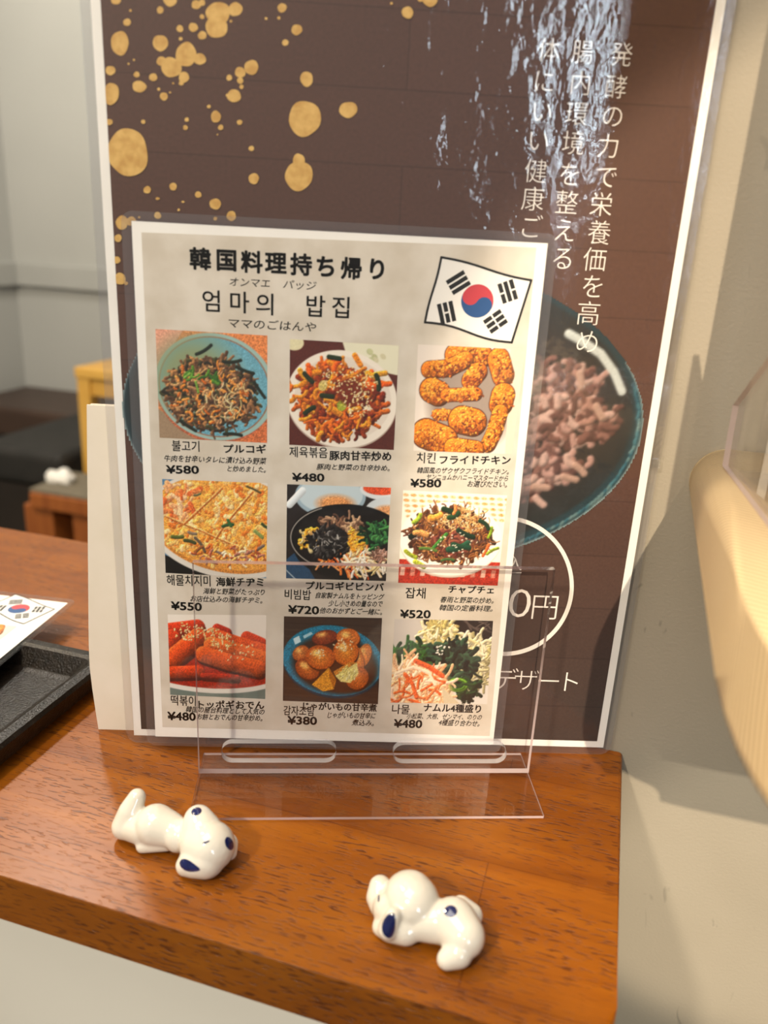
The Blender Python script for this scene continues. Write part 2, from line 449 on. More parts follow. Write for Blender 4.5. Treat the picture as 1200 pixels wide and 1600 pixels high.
M_WOOD = wood_counter()
M_PALE = pale_wood()
M_PLASTER = mat('grey_beige_wall_paint', '#8b8373', 0.75, '#938b7b', 9, 3, 0.00012, 700)
def scuffs(m):
    nt = m.node_tree; N, L = nt.nodes, nt.links; P = N['Principled BSDF']
    src = P.inputs['Base Color'].links[0].from_socket
    tc = N.new('ShaderNodeTexCoord'); mp = N.new('ShaderNodeMapping'); mp.inputs['Scale'].default_value = (1, 1, 0.45); L.new(tc.outputs['Object'], mp.inputs[0])
    n = N.new('ShaderNodeTexNoise'); n.inputs['Scale'].default_value = 85; n.inputs['Detail'].default_value = 2; n.inputs['Distortion'].default_value = 1.2
    L.new(mp.outputs[0], n.inputs['Vector'])
    r = N.new('ShaderNodeMapRange'); r.inputs['From Min'].default_value = 0.70; r.inputs['From Max'].default_value = 0.78; r.inputs['To Max'].default_value = 0.55
    L.new(n.outputs['Fac'], r.inputs['Value'])
    x = N.new('ShaderNodeMix'); x.data_type = 'RGBA'; L.new(r.outputs[0], x.inputs[0]); L.new(src, x.inputs[6]); x.inputs[7].default_value = lin('#5e5a50')
    L.new(x.outputs[2], P.inputs['Base Color'])
scuffs(M_PLASTER)
M_WALL = mat('light_grey_wall_paint', '#adaeaa', 0.8, '#b3b4b0', 2, 2)
M_TRIM = mat('grey_painted_trim', '#a9aaa6', 0.5, '#aeafab', 5)
M_FLOOR = mat('dark_floor', '#4c483c', 0.7, '#5a5548', 6)
M_PANEL = mat('cream_counter_panel', '#d6d2c6', 0.6, '#dcd8cc', 5)
M_PAPER = mat('white_paper', '#efece6', 0.6, '#f5f2ec', 30, 2)
M_WPAPER = mat('off_white_card', '#dbd1bf', 0.7, '#e0d6c6', 60, 3)
M_INK = mat('black_ink', '#0e0d0c', 0.55)
M_WINK = mat('white_print', '#efe9e2', 0.5)
M_LAM = clear_mat('clear_laminate', (0.985, 0.985, 0.985), 1.40, 0.06, 0.0022, 26, detail=6, stretch=(1, 0.6, 1))
M_LAM2 = clear_mat('clear_laminate_smooth', (0.985, 0.985, 0.985), 1.32, 0.06, 0.00012, 120, detail=3)
M_FILMEDGE = clear_mat('laminate_edge', (0.93, 0.93, 0.94), 1.5, 0.15, haze=0.10, hazecol=(0.85, 0.85, 0.88))
M_ACR = clear_mat('clear_acrylic', (0.97, 0.965, 0.965), 1.45, 0.015)
M_ACREDGE = clear_mat('acrylic_cut_edge', (0.66, 0.54, 0.54), 1.5, 0.12, haze=0.62, hazecol=(0.72, 0.58, 0.57))
M_ACRTOP = clear_mat('acrylic_top_edge', (0.60, 0.48, 0.48), 1.5, 0.12, haze=0.55, hazecol=(0.40, 0.28, 0.27))  # mauve reflection along the top edge put into the haze tint
M_ACRSLOT = clear_mat('acrylic_slot_edge', (0.80, 0.80, 0.84), 1.5, 0.05, haze=0.28, hazecol=(0.92, 0.92, 0.95))  # rim highlight of the slots put into a pale haze colour
M_CERAMIC = mat('white_glazed_porcelain', '#d3cdbf', 0.12, '#d8d2c5', 60, 2, spec=0.6, coat=0.4)
M_NAVY = mat('navy_blue_glaze', '#0c1442', 0.10, '#121c52', 300, 2, spec=0.6, coat=0.5)
M_PHOTO = vcol_mat('printed_photograph', 0.5)
M_TRAY = mat('black_leather_grain_tray', '#110d09', 0.30, '#1e1812', 300, 3, 0.00035, 900, spec=0.3)

# ------------------------------------------------------------------ the setting
WD = 0.0035          # face of the wall pier the counter butts against
BACK, LEFT = 1.94, -1.95
structure(tbox('floor', (-2.6, 2.2), (-2.6, 2.6), (-0.85, -0.75), M_FLOOR))
structure(tbox('wall_back', (-2.05, 2.2), (BACK, BACK+0.1), (-0.75, 1.8), M_WALL))
structure(tbox('wall_left', (LEFT-0.1, LEFT), (-1.2, BACK), (-0.75, 1.8), M_WALL))
structure(tbox('wall_right', (-0.12, 1.6), (WD, WD+0.34), (-0.75, 1.8), M_PLASTER))
structure(tbox('trim_1', (LEFT+0.02, 1.4), (BACK-0.022, BACK), (0.0, 0.072), M_TRIM, bevel=0.004))
structure(tbox('trim_2', (LEFT, LEFT+0.022), (-1.0, BACK), (0.0, 0.072), M_TRIM, bevel=0.004))

# ------------------------------------------------------------------ counter
FRONT, REAR, THK = -0.149, 0.1235, 0.0208
r = 0.018
out = []
for i in range(9):
    a = math.radians(-90 + 90*i/8); out.append((-r + r*math.cos(a), FRONT + r + r*math.sin(a)))
out += [(0, WD-0.0006), (-0.1206, WD-0.0006), (-0.1206, REAR), (-1.3, REAR), (-1.3, FRONT)]
bm = bmesh.new(); prism(bm, out, -THK, 0)
es = [e for e in bm.edges if abs(e.verts[0].co.z-e.verts[1].co.z) < 1e-6 and not (e.verts[0].co.y > WD-0.001 and e.verts[1].co.y > WD-0.001 and e.verts[0].co.x > -0.13)]
bmesh.ops.bevel(bm, geom=es, offset=0.0018, segments=3, profile=0.5, affect='EDGES')
top = from_bm('countertop', bm, M_WOOD)
top.matrix_world = TM(0, 0, 0)
tag(top, 'red-brown varnished wood countertop with a rounded front corner', 'countertop')
base = tbox('counter_base', (-1.28, -0.012), (-0.132, WD-0.002), (-0.75, -THK-0.0005), M_PANEL)
tag(base, 'cream painted counter front panel below the wooden top', 'counter')

# ------------------------------------------------------------------ poster
POS = Sheet((0.0, 0.3035, TABLE_Z), 0.0458, 0.004)
poster = empty('laminated_poster', POS.M, 'tall laminated brown poster with gold dots and a bowl of rice, behind the food menu', 'poster')
box('paper', (-.105, .003, -.0003), (.105, .300, 0), M_PAPER, poster)
def film(name, x0, y0, x1, y1, z0, z1, rad, m, parent):
    bm = bmesh.new(); prism(bm, rrect(x0, y0, x1, y1, rad), z0, z1)
    o = from_bm(name, bm, [m, M_FILMEDGE], parent)
    for p in o.data.polygons:
        if abs(p.normal.z) < 0.5: p.material_index = 1
    return o
M_BORDER = clear_mat('fused_laminate_border', (0.95, 0.95, 0.96), 1.45, 0.12, 0.0002, 90, haze=0.035, hazecol=(0.80, 0.80, 0.84))
def border(x0, y0, x1, y1, rad, a0, b0, a1, b1, z, parent):
    """the clear margin where both films are fused around the paper"""
    flat_curve('laminate_border', [rrect(x0, y0, x1, y1, rad), [(a0, b0), (a1, b0), (a1, b1), (a0, b1)]], z-.0001, z, [M_BORDER], parent)
PM = 0.0033
PX0, PX1, PY0, PY1 = -.105+PM, .105-PM, .003+PM, .300-PM
def brown_print():
    m, nt, N, L, P = new_mat('dark_brown_print')
    tc = N.new('ShaderNodeTexCoord')
    sep = N.new('ShaderNodeSeparateXYZ'); L.new(tc.outputs['Object'], sep.inputs[0])
    r = N.new('ShaderNodeMapRange'); r.inputs['From Min'].default_value = 0.0; r.inputs['From Max'].default_value = 0.3
    L.new(sep.outputs['Y'], r.inputs['Value'])
    g = N.new('ShaderNodeValToRGB'); e = g.color_ramp.elements
    e[0].color = lin('#3a302b'); e[1].color = lin('#54382e'); k = e.new(0.45); k.color = lin('#573a30')  # darker bottom: the print's own tone, with some shading in the colour
    L.new(r.outputs[0], g.inputs[0])
    n = N.new('ShaderNodeTexNoise'); n.inputs['Scale'].default_value = 900; n.inputs['Detail'].default_value = 2
    L.new(tc.outputs['Object'], n.inputs['Vector'])
    n3 = N.new('ShaderNodeMapRange'); n3.inputs['To Min'].default_value = 0.75; n3.inputs['To Max'].default_value = 1.25
    L.new(n.outputs['Fac'], n3.inputs['Value'])
    br = N.new('ShaderNodeTexBrick'); br.inputs['Scale'].default_value = 1; br.inputs['Brick Width'].default_value = 0.5; br.inputs['Row Height'].default_value = 0.024
    br.inputs['Mortar Size'].default_value = 0.0003; br.inputs['Color1'].default_value = (1, 1, 1, 1); br.inputs['Color2'].default_value = (0.9, 0.9, 0.9, 1); br.inputs['Mortar'].default_value = (0.72, 0.72, 0.72, 1)
    L.new(tc.outputs['Object'], br.inputs['Vector'])
    x = N.new('ShaderNodeMix'); x.data_type = 'RGBA'; x.blend_type = 'MULTIPLY'; x.inputs[0].default_value = 1
    L.new(g.outputs[0], x.inputs[6]); L.new(br.outputs['Color'], x.inputs[7])
    x2 = N.new('ShaderNodeVectorMath'); x2.operation = 'SCALE'; L.new(x.outputs[2], x2.inputs[0]); L.new(n3.outputs[0], x2.inputs['Scale'])
    L.new(x2.outputs[0], P.inputs['Base Color']); P.inputs['Roughness'].default_value = 0.55
    return m
M_BROWN = brown_print()
box('brown_print', (PX0, PY0, 0.00004), (PX1, PY1, 0.00008), M_BROWN, poster)
# gold splashes
gold = Ink(POS, 0.00014)
SPL = [(147,0,18),(350,0,25),(313,38,13),(448,18,17),(470,10,12),(530,50,44),(524,100,42),(595,35,26),(470,63,9),(578,80,5),(770,30,17),(710,70,5),(758,68,6),
 (825,112,20),(782,160,12),(189,84,14),(202,40,5),(162,162,34,44),(314,162,28,31),(387,108,13),(437,103,17),(471,133,16),(390,146,7),(410,205,38,47),(355,253,38),(318,230,18),
 (462,222,22),(402,290,20),(392,312,9),(215,225,4),(127,265,18),(225,280,11),(235,325,26,22),(287,290,15),(327,362,15),(308,335,6),(350,347,4),(362,313,4),(195,240,4),
 (655,253,27),(613,272,20),(572,292,11),(613,303,12),(618,326,8),(590,360,25),(565,358,6),(862,297,24,28),(855,445,62,65),(1018,412,34,30),(833,660,53,54),(833,605,22,30),(192,572,76,90),
 (130,352,29,41),(123,458,12),(250,457,8),(413,449,8),(408,479,9),(496,400,7),(522,438,18,23),(540,478,10),(611,459,10),(528,505,3),(655,557,10),(664,670,20),(265,712,14),(362,700,14),
 (304,745,8,5),(456,730,12),(399,757,6,4),(383,787,5),(520,765,21),(304,808,13),(580,810,18),(520,820,7),(235,815,4),(170,835,23,26),(205,830,18),(1240,48,22),(1325,0,27),(1290,-6,14),(1180,14,5),
 (156,893,14),(152,975,13),(163,1045,22),(186,1062,7)]
rg = random.Random(4)
for si, s in enumerate(SPL):
    gold.z = 0.00014+si*3e-6
    cx, cy, rx = s[:3]; ry = s[3] if len(s) > 3 else rx
    ph = [rg.uniform(0, 6.28) for _ in range(4)]
    pts = []
    for i in range(36):
        a = -i/36*6.2832
        k = 1+0.035*math.sin(2*a+ph[0])+0.03*math.sin(3*a+ph[1])+0.02*math.sin(5*a+ph[2])
        x, y = POS.at(120+(cx+rx*k*math.cos(a))/2.4, (cy+ry*k*math.sin(a))/2.4)
        pts.append((min(max(x, PX0), PX1), min(y, PY1)))
    gold.poly(pts)
M_GOLD = mat('gold_print', '#c79a50', 0.5, '#e0b86c', 260, 4)
gold.build('gold_splash_print', M_GOLD, poster)

# bowl of rice printed across the middle
def bowl_picture():
    W = 640; H = 430
    c = Canvas(W, H, '#553a30', 5, 100/640)
    c.ell(0.50, 0.135, 0.495, 0.385, '#1d2a2e')                     # outside of the bowl
    c.ell(0.50, 0.135, 0.495, 0.37, '#1d2e33')
    m0 = np.clip((1-np.sqrt(((c.X-0.5)/0.497)**2+((c.Y-0.135)/np.where(c.Y < 0.135, 0.20, 0.385))**2))*60, 0, 1)
    # rim
    c.ell(0.50, 0.165, 0.497, 0.30, '#21373e'); c.ell(0.497, 0.157, 0.478, 0.283, '#2b2927', col2='#282a2a')
    c.ell(0.485, 0.15, 0.44, 0.24, '#2a2725', soft=0.05, col2='#302926')
    R = c.R
    for cx, cy, rx, ry, n in ((0.83, 0.10, 0.075, 0.065, 80), (0.875, 0.155, 0.075, 0.045, 70), (0.80, 0.19, 0.05, 0.10, 90), (0.84, 0.235, 0.06, 0.025, 30), (0.79, 0.26, 0.06, 0.05, 44), (0.72, 0.17, 0.10, 0.14, 120), (0.45, 0.17, 0.22, 0.15, 200)):
        for i in range(n):
            x, y = c.inside(cx, cy, rx, ry)
            dk = R.choice(['#7d5a52', '#977268', '#a5827a', '#6a4942', '#b3958c', '#5a3d38'])
            c.curl(x, y, R.uniform(0.014, 0.024), R.uniform(0.011, 0.016), dk, 0.9, hi=0.16, lo=0.5)
    for x, y, a in ((0.855, 0.262, 0.25), (0.875, 0.238, 0.5), (0.80, 0.285, 0.1), (0.90, 0.12, 1.0), (0.86, 0.06, 1.2)):
        c.curl(x, y, 0.026, 0.014, '#a5877a', 0.2, ang=a, hi=0.2, lo=0.4)
    c.stroke([(0.83, -0.012), (0.852, -0.002), (0.895, 0.022), (0.925, 0.055), (0.945, 0.09)], 0.016, '#b9c0bf', hi=0.2, lo=0.1)
    for t in np.linspace(-0.3, 1.25, 60):
        x = 0.5+0.488*math.cos(t); y = 0.163+0.292*math.sin(t)
        c.curl(x, y, 0.012, 0.006, R.choice(['#2c5866', '#39636e', '#244c5a', '#5c7678']), 0.3, ang=t+1.57)
    c.stroke([(0.5+0.496*math.cos(t), 0.166+0.299*math.sin(t)) for t in np.linspace(-0.45, 1.9, 40)], 0.004, '#93a5a6', hi=0.1, lo=0.1)
    c.stroke([(0.5+0.496*math.cos(t), 0.166+0.299*math.sin(t)) for t in np.linspace(2.3, 3.6, 24)], 0.006, '#9fb2b4', hi=0.1, lo=0.1)
    c.grain(0.12)
    keep = ((c.X-0.5)/0.497)**2+((c.Y-0.166)/0.301)**2 < 1
    keep = keep[::2, ::2]
    return c.down(), keep
img, keep = bowl_picture()
bx0 = POS.at(190, 660)[0]; bx1 = POS.at(1004, 680)[0]; bw = bx1-bx0; byt = POS.at(900, 533)[1]; byb = byt - bw*330/640; byt += bw*100/640
picture('rice_bowl_print', POS, [(bx0, byt), (bx1, byt), (bx1, byb), (bx0, byb)], img, 0.00037, M_PHOTO, poster, keep)

slog = Ink(POS, 0.00040)
for txt, pts in (('発酵の力で栄養価を高め', [(971,86),(962,136.5),(957,182),(950,229),(947,276.5),(939,320),(936,364),(929,406),(926,448),(919,490),(917.5,534)]),
                 ('腸内環境を整える', [(910,82),(906.7,131),(900.8,178.5),(895.5,224),(890,273),(885,317),(881.5,360.5),(879,404)]),
                 ('体にいい健康ご', [(857.7,79),(850,128),(846.5,175),(841,220.5),(837,268),(832.5,311.5),(829,355)])):
    for ch, (x, y) in zip(txt, pts): slog.char(ch, x, y, 41, -0.011)
slog.build('slogan_lettering', M_WINK, poster)
ring = Ink(POS, 0.00040)
ri = [[POS.at(787+q*math.cos(a), 915+q*math.sin(a)) for a in np.linspace(0, 6.2832, 97)[:-1]] for q in (102.8, 109.2)]
for i in range(96): ring.poly([ri[0][i], ri[1][i], ri[1][(i+1) % 96], ri[0][(i+1) % 96]])
ring.build('price_ring', M_WINK, poster)
pl = Ink(POS, 0.00043)
pl.char('込', 800, 882, 33, -0.02); pl.line('0', 795, 941, 829, 943, 44, -0.012); pl.char('円', 851, 948, 44, -0.022)
pl.build('price_lettering', M_WINK, poster)
ds = Ink(POS, 0.00040)
for ch, x, y in (('デ', 789, 1061), ('ザ', 822, 1062), ('ー', 857, 1064), ('ト', 889, 1065)): ds.char(ch, x, y, 37, -0.02)
ds.build('dessert_lettering', M_WINK, poster)
film('laminate_film', -.1082, 0.0, .1082, .3035, .0005, .0009, .005, M_LAM, poster)
border(-.1082, 0.0, .1082, .3035, .005, -.105, .003, .105, .300, .0003, poster)

bm = bmesh.new(); rows = []
for k in range(31):
    v = 0.135 + (0.3030-0.135)*k/30; amp = min(1.0, k/8.0)
    rows.append([bm.verts.new((.1046 + .0040*j/8, v, .0010 + amp*(.00008*(j/8)+.00012*(j/8)**2) + amp*.00004*math.sin(v*140))) for j in range(9)])
for a, b in zip(rows, rows[1:]):
    for j in range(8): bm.faces.new((a[j], a[j+1], b[j+1], b[j]))
ed = from_bm('laminate_edge', bm, clear_mat('lifted_laminate', (0.97, 0.97, 0.97), 1.7, 0.05), poster, True)
ed.modifiers.new('thickness', 'SOLIDIFY').thickness = 0.0002

# ------------------------------------------------------------------ food menu
MEN = Sheet((-0.0201, 0.2978, TABLE_Z+0.0022), 0.049, 0.0127)
menu = empty('laminated_food_menu', MEN.M, 'laminated A5 menu sheet with nine food photos, standing behind the clear acrylic stand', 'menu')
box('paper', (-.074, .004, -.0003), (.074, .2150, 0), M_PAPER, menu)
mq = [MEN.at(*p) for p in ((221, 363), (838, 387), (765, 1150), (254, 1136))]
M_BEIGE = mat('beige_crumpled_paper_print', '#cdc3b3', 0.6, '#ddd5c8', 70, 6)
bg = Ink(MEN, 0.00006)
bg.poly([mq[3], mq[2], mq[1], mq[0]])
bg.build('beige_print', M_BEIGE, menu)

def dish(n):
    Y = 0.967
    if n == 1:
        c = Canvas(300, 290, '#d98a55', 11)
        c.poly([(0, 0), (0.25, 0), (0.0, 0.35)], '#dca38c'); c.poly([(0, 0.7), (0.45, 0.97), (0, 0.97)], '#a08a72'); c.poly([(0.75, 0.97), (1, 0.75), (1, 0.97)], '#c9764a')
        c.ell(0.52, 0.5, 0.545, 0.485, '#b5694a', 0.12); c.ell(0.525, 0.485, 0.545, 0.475, '#9db9b4', 0.12); c.ring(0.52, 0.485, 0.50, 0.44, 0.012, '#9a6a4e', 0.12)
        c.ell(0.52, 0.485, 0.495, 0.435, '#8fb4b6', 0.12, col2='#6fa6b8'); c.ell(0.34, 0.40, 0.36, 0.34, '#8f9c7c', soft=0.25)
        c.heap(1000, 0.49, 0.55, 0.41, 0.33, (0.02, 0.08), (0.012, 0.034), ['#5a4130', '#3f3326', '#70513a', '#8a6546', '#2f2b22', '#a97c50', '#6a4a34', '#4a4a30'], 1.2)
        c.heap(130, 0.48, 0.56, 0.36, 0.27, (0.02, 0.08), (0.010, 0.026), ['#d98a3e', '#e09a50', '#c9702c', '#caa070', '#b98e66'], 1.0)
        c.heap(16, 0.42, 0.38, 0.14, 0.08, (0.05, 0.1), (0.015, 0.03), ['#5c8a35', '#3d6a2c', '#7aa048'], 0.8)
        c.heap(22, 0.62, 0.62, 0.22, 0.2, (0.06, 0.14), (0.006, 0.010), ['#e6d8ac', '#d9c68e', '#cdbb90'], 1.5)
        for x, y, a in ((0.6, 0.25, 0.2), (0.72, 0.29, 0.5), (0.88, 0.42, 1.0), (0.2, 0.8, 0.6), (0.6, 0.9, -0.2), (0.36, 0.2, -0.3)):
            c.curl(x, y, 0.16, 0.03, '#232c22', 0.3, ang=a)
    elif n == 2:
        c = Canvas(300, 290, '#5f2b22', 12)
        c.poly([(0.48, 0), (1, 0), (1, 0.27), (0.55, 0.2)], '#dddac4'); c.ell(0.04, 0.03, 0.09, 0.07, '#d9d2b0')
        for i in range(9): c.ell(0.6+0.37*c.R.random(), 0.02+0.15*c.R.random(), 0.03, 0.022, c.R.choice(['#c0c29a', '#b8b890', '#ccc6a8']), 0.7)
        c.ell(0.49, 0.53, 0.52, 0.45, '#b9a99c', 0.1); c.ell(0.49, 0.52, 0.515, 0.445, '#e6ded2', 0.1); c.ell(0.50, 0.51, 0.45, 0.38, '#cfc2b6', 0.1, col2='#dcd2c6')
        c.heap(420, 0.47, 0.54, 0.41, 0.33, (0.02, 0.09), (0.02, 0.055), ['#8f3a16', '#a84a1a', '#7a2c14', '#b85c20', '#6a2814', '#c46a22', '#8a4418'], 0.9)
        c.heap(60, 0.40, 0.52, 0.40, 0.34, (0.05, 0.12), (0.02, 0.045), ['#d98a2a', '#e0952e', '#cf7a24', '#dd6f22'], 0.9)
        for i in range(14):
            a = c.R.uniform(3.4, 6.1); c.curl(0.5+0.36*math.cos(a), 0.45+0.28*math.sin(a), 0.1, 0.05, c.R.choice(['#e08a24', '#e8661c', '#dda030']), 0.6)
        for x, y, a, l in ((0.36, 0.14, 0.1, 0.1), (0.14, 0.3, 0.9, 0.1), (0.80, 0.28, 1.0, 0.13), (0.15, 0.66, -0.8, 0.1), (0.3, 0.49, 0.1, 0.1)):
            c.curl(x, y, l, 0.045, '#27351c', 0.3, ang=a)
        c.ell(0.49, 0.57, 0.045, 0.055, '#bfc050', 0.3, col2='#8f9a30'); c.ell(0.31, 0.40, 0.04, 0.05, '#c6b570', 0.3)
        c.ell(0.56, 0.44, 0.13, 0.12, '#7a3018', 0.3, soft=0.04)
        for i in range(150):
            x, y = c.inside(0.56, 0.36, 0.26, 0.14) if i < 90 else c.inside(0.65, 0.55, 0.13, 0.13)
            c.curl(x, y, 0.012, 0.011, c.R.choice(['#ead9a8', '#e2cc92', '#f2e6c0']), 0.2, hi=0.1, lo=0.2)
    elif n == 3:
        c = Canvas(300, 290, '#ddd4cb', 13)
        c.ell(0.55, 0.5, 0.42, 0.45, '#9a8c82', soft=0.12); c.poly([(0.86, 0), (1, 0), (1, 0.97), (0.93, 0.97)], '#e2cdbc')
        def crisp(pts, w):
            c.stroke(pts, w*1.08, '#5a2d0e', hi=0.1, lo=0.3); c.stroke(pts, w, '#c8741c', hi=0.25, lo=0.6)
            for i in range(int(230*w/0.2*len(pts)/2)):
                t = c.R.random()*(len(pts)-1); k = min(int(t), len(pts)-2); f = t-k
                x = pts[k][0]*(1-f)+pts[k+1][0]*f; y = pts[k][1]*(1-f)+pts[k+1][1]*f
                a = c.R.uniform(0, 6.28); q = math.sqrt(c.R.random())*w*0.47; dx, dy = q*math.cos(a), q*math.sin(a)
                sh = max(0.0, min(1.0, 0.55-(dx*0.4+dy)/w))
                col = c.R.choice(['#e89a34', '#dd8a26', '#eba848']) if c.R.random() < sh else c.R.choice(['#a9591a', '#8a4212', '#bf6f20', '#6e340e'])
                c.curl(x+dx, y+dy, c.R.uniform(0.008, 0.03), c.R.uniform(0.008, 0.018), col, 1.5, hi=0.25, lo=0.45)
        crisp([(0.36, 0.08), (0.52, 0.06), (0.60, 0.08)], 0.20); crisp([(0.12, 0.22), (0.3, 0.2), (0.45, 0.12)], 0.15)
        crisp([(0.76, 0.10), (0.82, 0.24)], 0.20); crisp([(0.52, 0.30), (0.58, 0.22)], 0.17)
        crisp([(0.15, 0.40), (0.22, 0.43)], 0.22); crisp([(0.30, 0.44), (0.45, 0.43), (0.58, 0.42)], 0.12)
        crisp([(0.84, 0.42), (0.83, 0.5)], 0.22); crisp([(0.83, 0.58), (0.80, 0.75), (0.75, 0.88)], 0.15)
        crisp([(0.22, 0.62), (0.4, 0.62)], 0.10); crisp([(0.46, 0.66), (0.58, 0.68)], 0.25)
        crisp([(0.12, 0.80), (0.3, 0.86)], 0.27); crisp([(0.4, 0.92), (0.62, 0.94)], 0.18)
    elif n == 4:
        c = Canvas(300, 270, '#5d87a8', 14)
        c.poly([(0, 0.72), (0.6, 0.90), (0, 0.90)], '#15120f')
        c.ell(0.62, 0.42, 0.80, 0.50, '#d8d4cc', 0.1); c.ell(0.62, 0.41, 0.75, 0.455, '#c98a40', 0.1); c.ell(0.62, 0.39, 0.74, 0.44, '#e6a550', 0.1)
        c.heap(520, 0.6, 0.38, 0.66, 0.40, (0.02, 0.08), (0.015, 0.05), ['#e8a84c', '#eeb55c', '#e29440', '#f0c278', '#dc8034', '#f2d09a', '#e8b870'], 1.0, hi=0.2, lo=0.25)
        c.heap(40, 0.15, 0.2, 0.2, 0.18, (0.05, 0.12), (0.02, 0.05), ['#e08a50', '#eec49a', '#e2a878', '#d87038'], 0.8, hi=0.2, lo=0.25)
        for p in ([(0.02, 0.34), (0.2, 0.41), (0.35, 0.46), (0.55, 0.54), (0.9, 0.66)], [(0.2, 0.40), (0.35, 0.26), (0.5, 0.12), (0.56, 0.06)], [(0.5, 0.53), (0.58, 0.4), (0.75, 0.2), (0.85, 0.08)]):
            c.stroke([(x+0.006, y+0.010) for x, y in p], 0.018, '#b8692a', hi=0.1, lo=0.2); c.stroke(p, 0.010, '#eec684', hi=0.2, lo=0.1)
        for x, y, a, l, w_, k in ((0.08, 0.54, 0.2, 0.1, 0.035, '#5e6a34'), (0.2, 0.57, -0.1, 0.1, 0.035, '#4c5430'), (0.3, 0.54, 0.6, 0.16, 0.03, '#6a5c4c'), (0.24, 0.49, 0.5, 0.07, 0.03, '#8a7a68'),
                                  (0.57, 0.42, -0.5, 0.1, 0.03, '#2f5a34'), (0.62, 0.36, 0.9, 0.06, 0.03, '#3d6a3c'), (0.88, 0.45, 0.6, 0.09, 0.035, '#8a9a5c'), (0.95, 0.38, 0.9, 0.06, 0.03, '#3d5030'),
                                  (0.8, 0.04, 0.3, 0.14, 0.02, '#5c5230'), (0.3, 0.14, 0.1, 0.06, 0.02, '#6a7050'), (0.88, 0.64, -0.6, 0.1, 0.03, '#7a6a62'), (0.5, 0.66, 0.2, 0.12, 0.025, '#8a7672'), (0.3, 0.68, -1.0, 0.09, 0.03, '#8f5a34')):
            c.curl(x, y, l, w_, k, 0.3, ang=a)
        c.heap(60, 0.62, 0.7, 0.36, 0.09, (0.02, 0.06), (0.012, 0.03), ['#c27030', '#a85a3c', '#f0dcb8', '#e0a860', '#b07868'], 0.8)
    elif n == 5:
        c = Canvas(300, 272, '#2a2322', 15)
        c.ell(0.42, 0.10, 0.34, 0.20, '#9fb4c0'); c.ell(0.42, 0.09, 0.31, 0.17, '#c2d0d6'); c.ell(0.47, 0.17, 0.17, 0.08, '#d99a62', soft=0.05)
        c.ell(0.92, 0.02, 0.22, 0.10, '#dadfe2'); c.ell(0.90, 0.015, 0.17, 0.06, '#d9582e'); c.ell(1.0, 0.22, 0.24, 0.13, '#cfd6da'); c.ell(0.98, 0.22, 0.12, 0.05, '#d9a070', soft=0.03)
        c.stroke([(0.03, 0.19), (0.15, 0.06)], 0.07, '#dfe6ea', hi=0.1, lo=0.2); c.poly([(0, 0.72), (0.12, 0.62), (0.3, 0.92), (0, 0.92)], '#2f5170'); c.stroke([(0, 0.82), (0.14, 0.95)], 0.01, '#aebcc4')
        c.ell(0.62, 0.50, 0.58, 0.33, '#0f0d0c', 0.05); c.ell(0.62, 0.58, 0.55, 0.32, '#120f0e')
        c.stroke([(0.62+0.575*math.cos(t), 0.50+0.325*math.sin(t)) for t in np.linspace(2.1, 4.2, 30)], 0.010, '#a9a39c', hi=0.1, lo=0.1)
        c.ell(0.62, 0.51, 0.54, 0.30, '#1b1614')
        c.heap(60, 0.55, 0.36, 0.2, 0.06, (0.05, 0.1), (0.015, 0.03), ['#8a6650', '#a58268', '#6a4c3c', '#c0a080'], 1)
        c.heap(40, 0.24, 0.50, 0.1, 0.09, (0.03, 0.07), (0.02, 0.04), ['#e0a838', '#e8b84c', '#caa060', '#d0c090'], 1)
        c.heap(70, 0.62, 0.70, 0.22, 0.10, (0.08, 0.16), (0.012, 0.025), ['#e8813a', '#e06a28', '#f0a068', '#ee9450'], 0.5)
        c.heap(70, 0.80, 0.72, 0.2, 0.09, (0.06, 0.14), (0.014, 0.028), ['#ece0cc', '#e0d0b4', '#f2e8d8', '#e8c890'], 0.8)
        c.ell(0.70, 0.51, 0.10, 0.09, '#e8a83a', soft=0.03, col2='#e0b868'); c.heap(26, 0.68, 0.5, 0.1, 0.09, (0.04, 0.08), (0.012, 0.03), ['#f0b848', '#e8a030', '#eecf90'], 0.8)
        c.heap(90, 0.88, 0.45, 0.12, 0.12, (0.05, 0.1), (0.014, 0.03), ['#1f4a2c', '#14341f', '#2f6a3c', '#4c8a4c', '#0f2818'], 1)
        c.heap(240, 0.41, 0.55, 0.19, 0.15, (0.03, 0.08), (0.012, 0.03), ['#1a1818', '#262220', '#100f10', '#34302e', '#4a4644'], 1.2)
        c.heap(30, 0.41, 0.55, 0.17, 0.13, (0.02, 0.05), (0.006, 0.010), ['#a09c98', '#c0bcb6', '#7a7672'], 1)
        c.heap(40, 0.92, 0.66, 0.08, 0.05, (0.03, 0.06), (0.015, 0.025), ['#9a7464', '#b8988a', '#7a5a4c'], 1)
    elif n == 6:
        c = Canvas(300, 270, '#efe8da', 16)
        for r_ in range(5):
            for k in range(14):
                x = 0.03+k*0.075+0.01*r_; y = 0.045+r_*0.05
                c.ell(x, y, 0.028, 0.014, '#e0a468' if (k+r_) % 2 else '#e8bd8c', 0.1, soft=0.01)
        c.poly([(0, 0.66), (1, 0.66), (1, 0.90), (0, 0.90)], '#b23c2a')
        for k in range(10): c.poly([(k*0.1+0.02, 0.74), (k*0.1+0.065, 0.74), (k*0.1+0.06, 0.82), (k*0.1+0.015, 0.82)], '#cf8a78' if k % 2 else '#ddb4a4')
        c.ell(0.49, 0.46, 0.50, 0.37, '#cdc4b8'); c.ell(0.49, 0.45, 0.50, 0.36, '#f0ebe2'); c.ell(0.49, 0.44, 0.42, 0.29, '#e2dacd', col2='#ece6da')
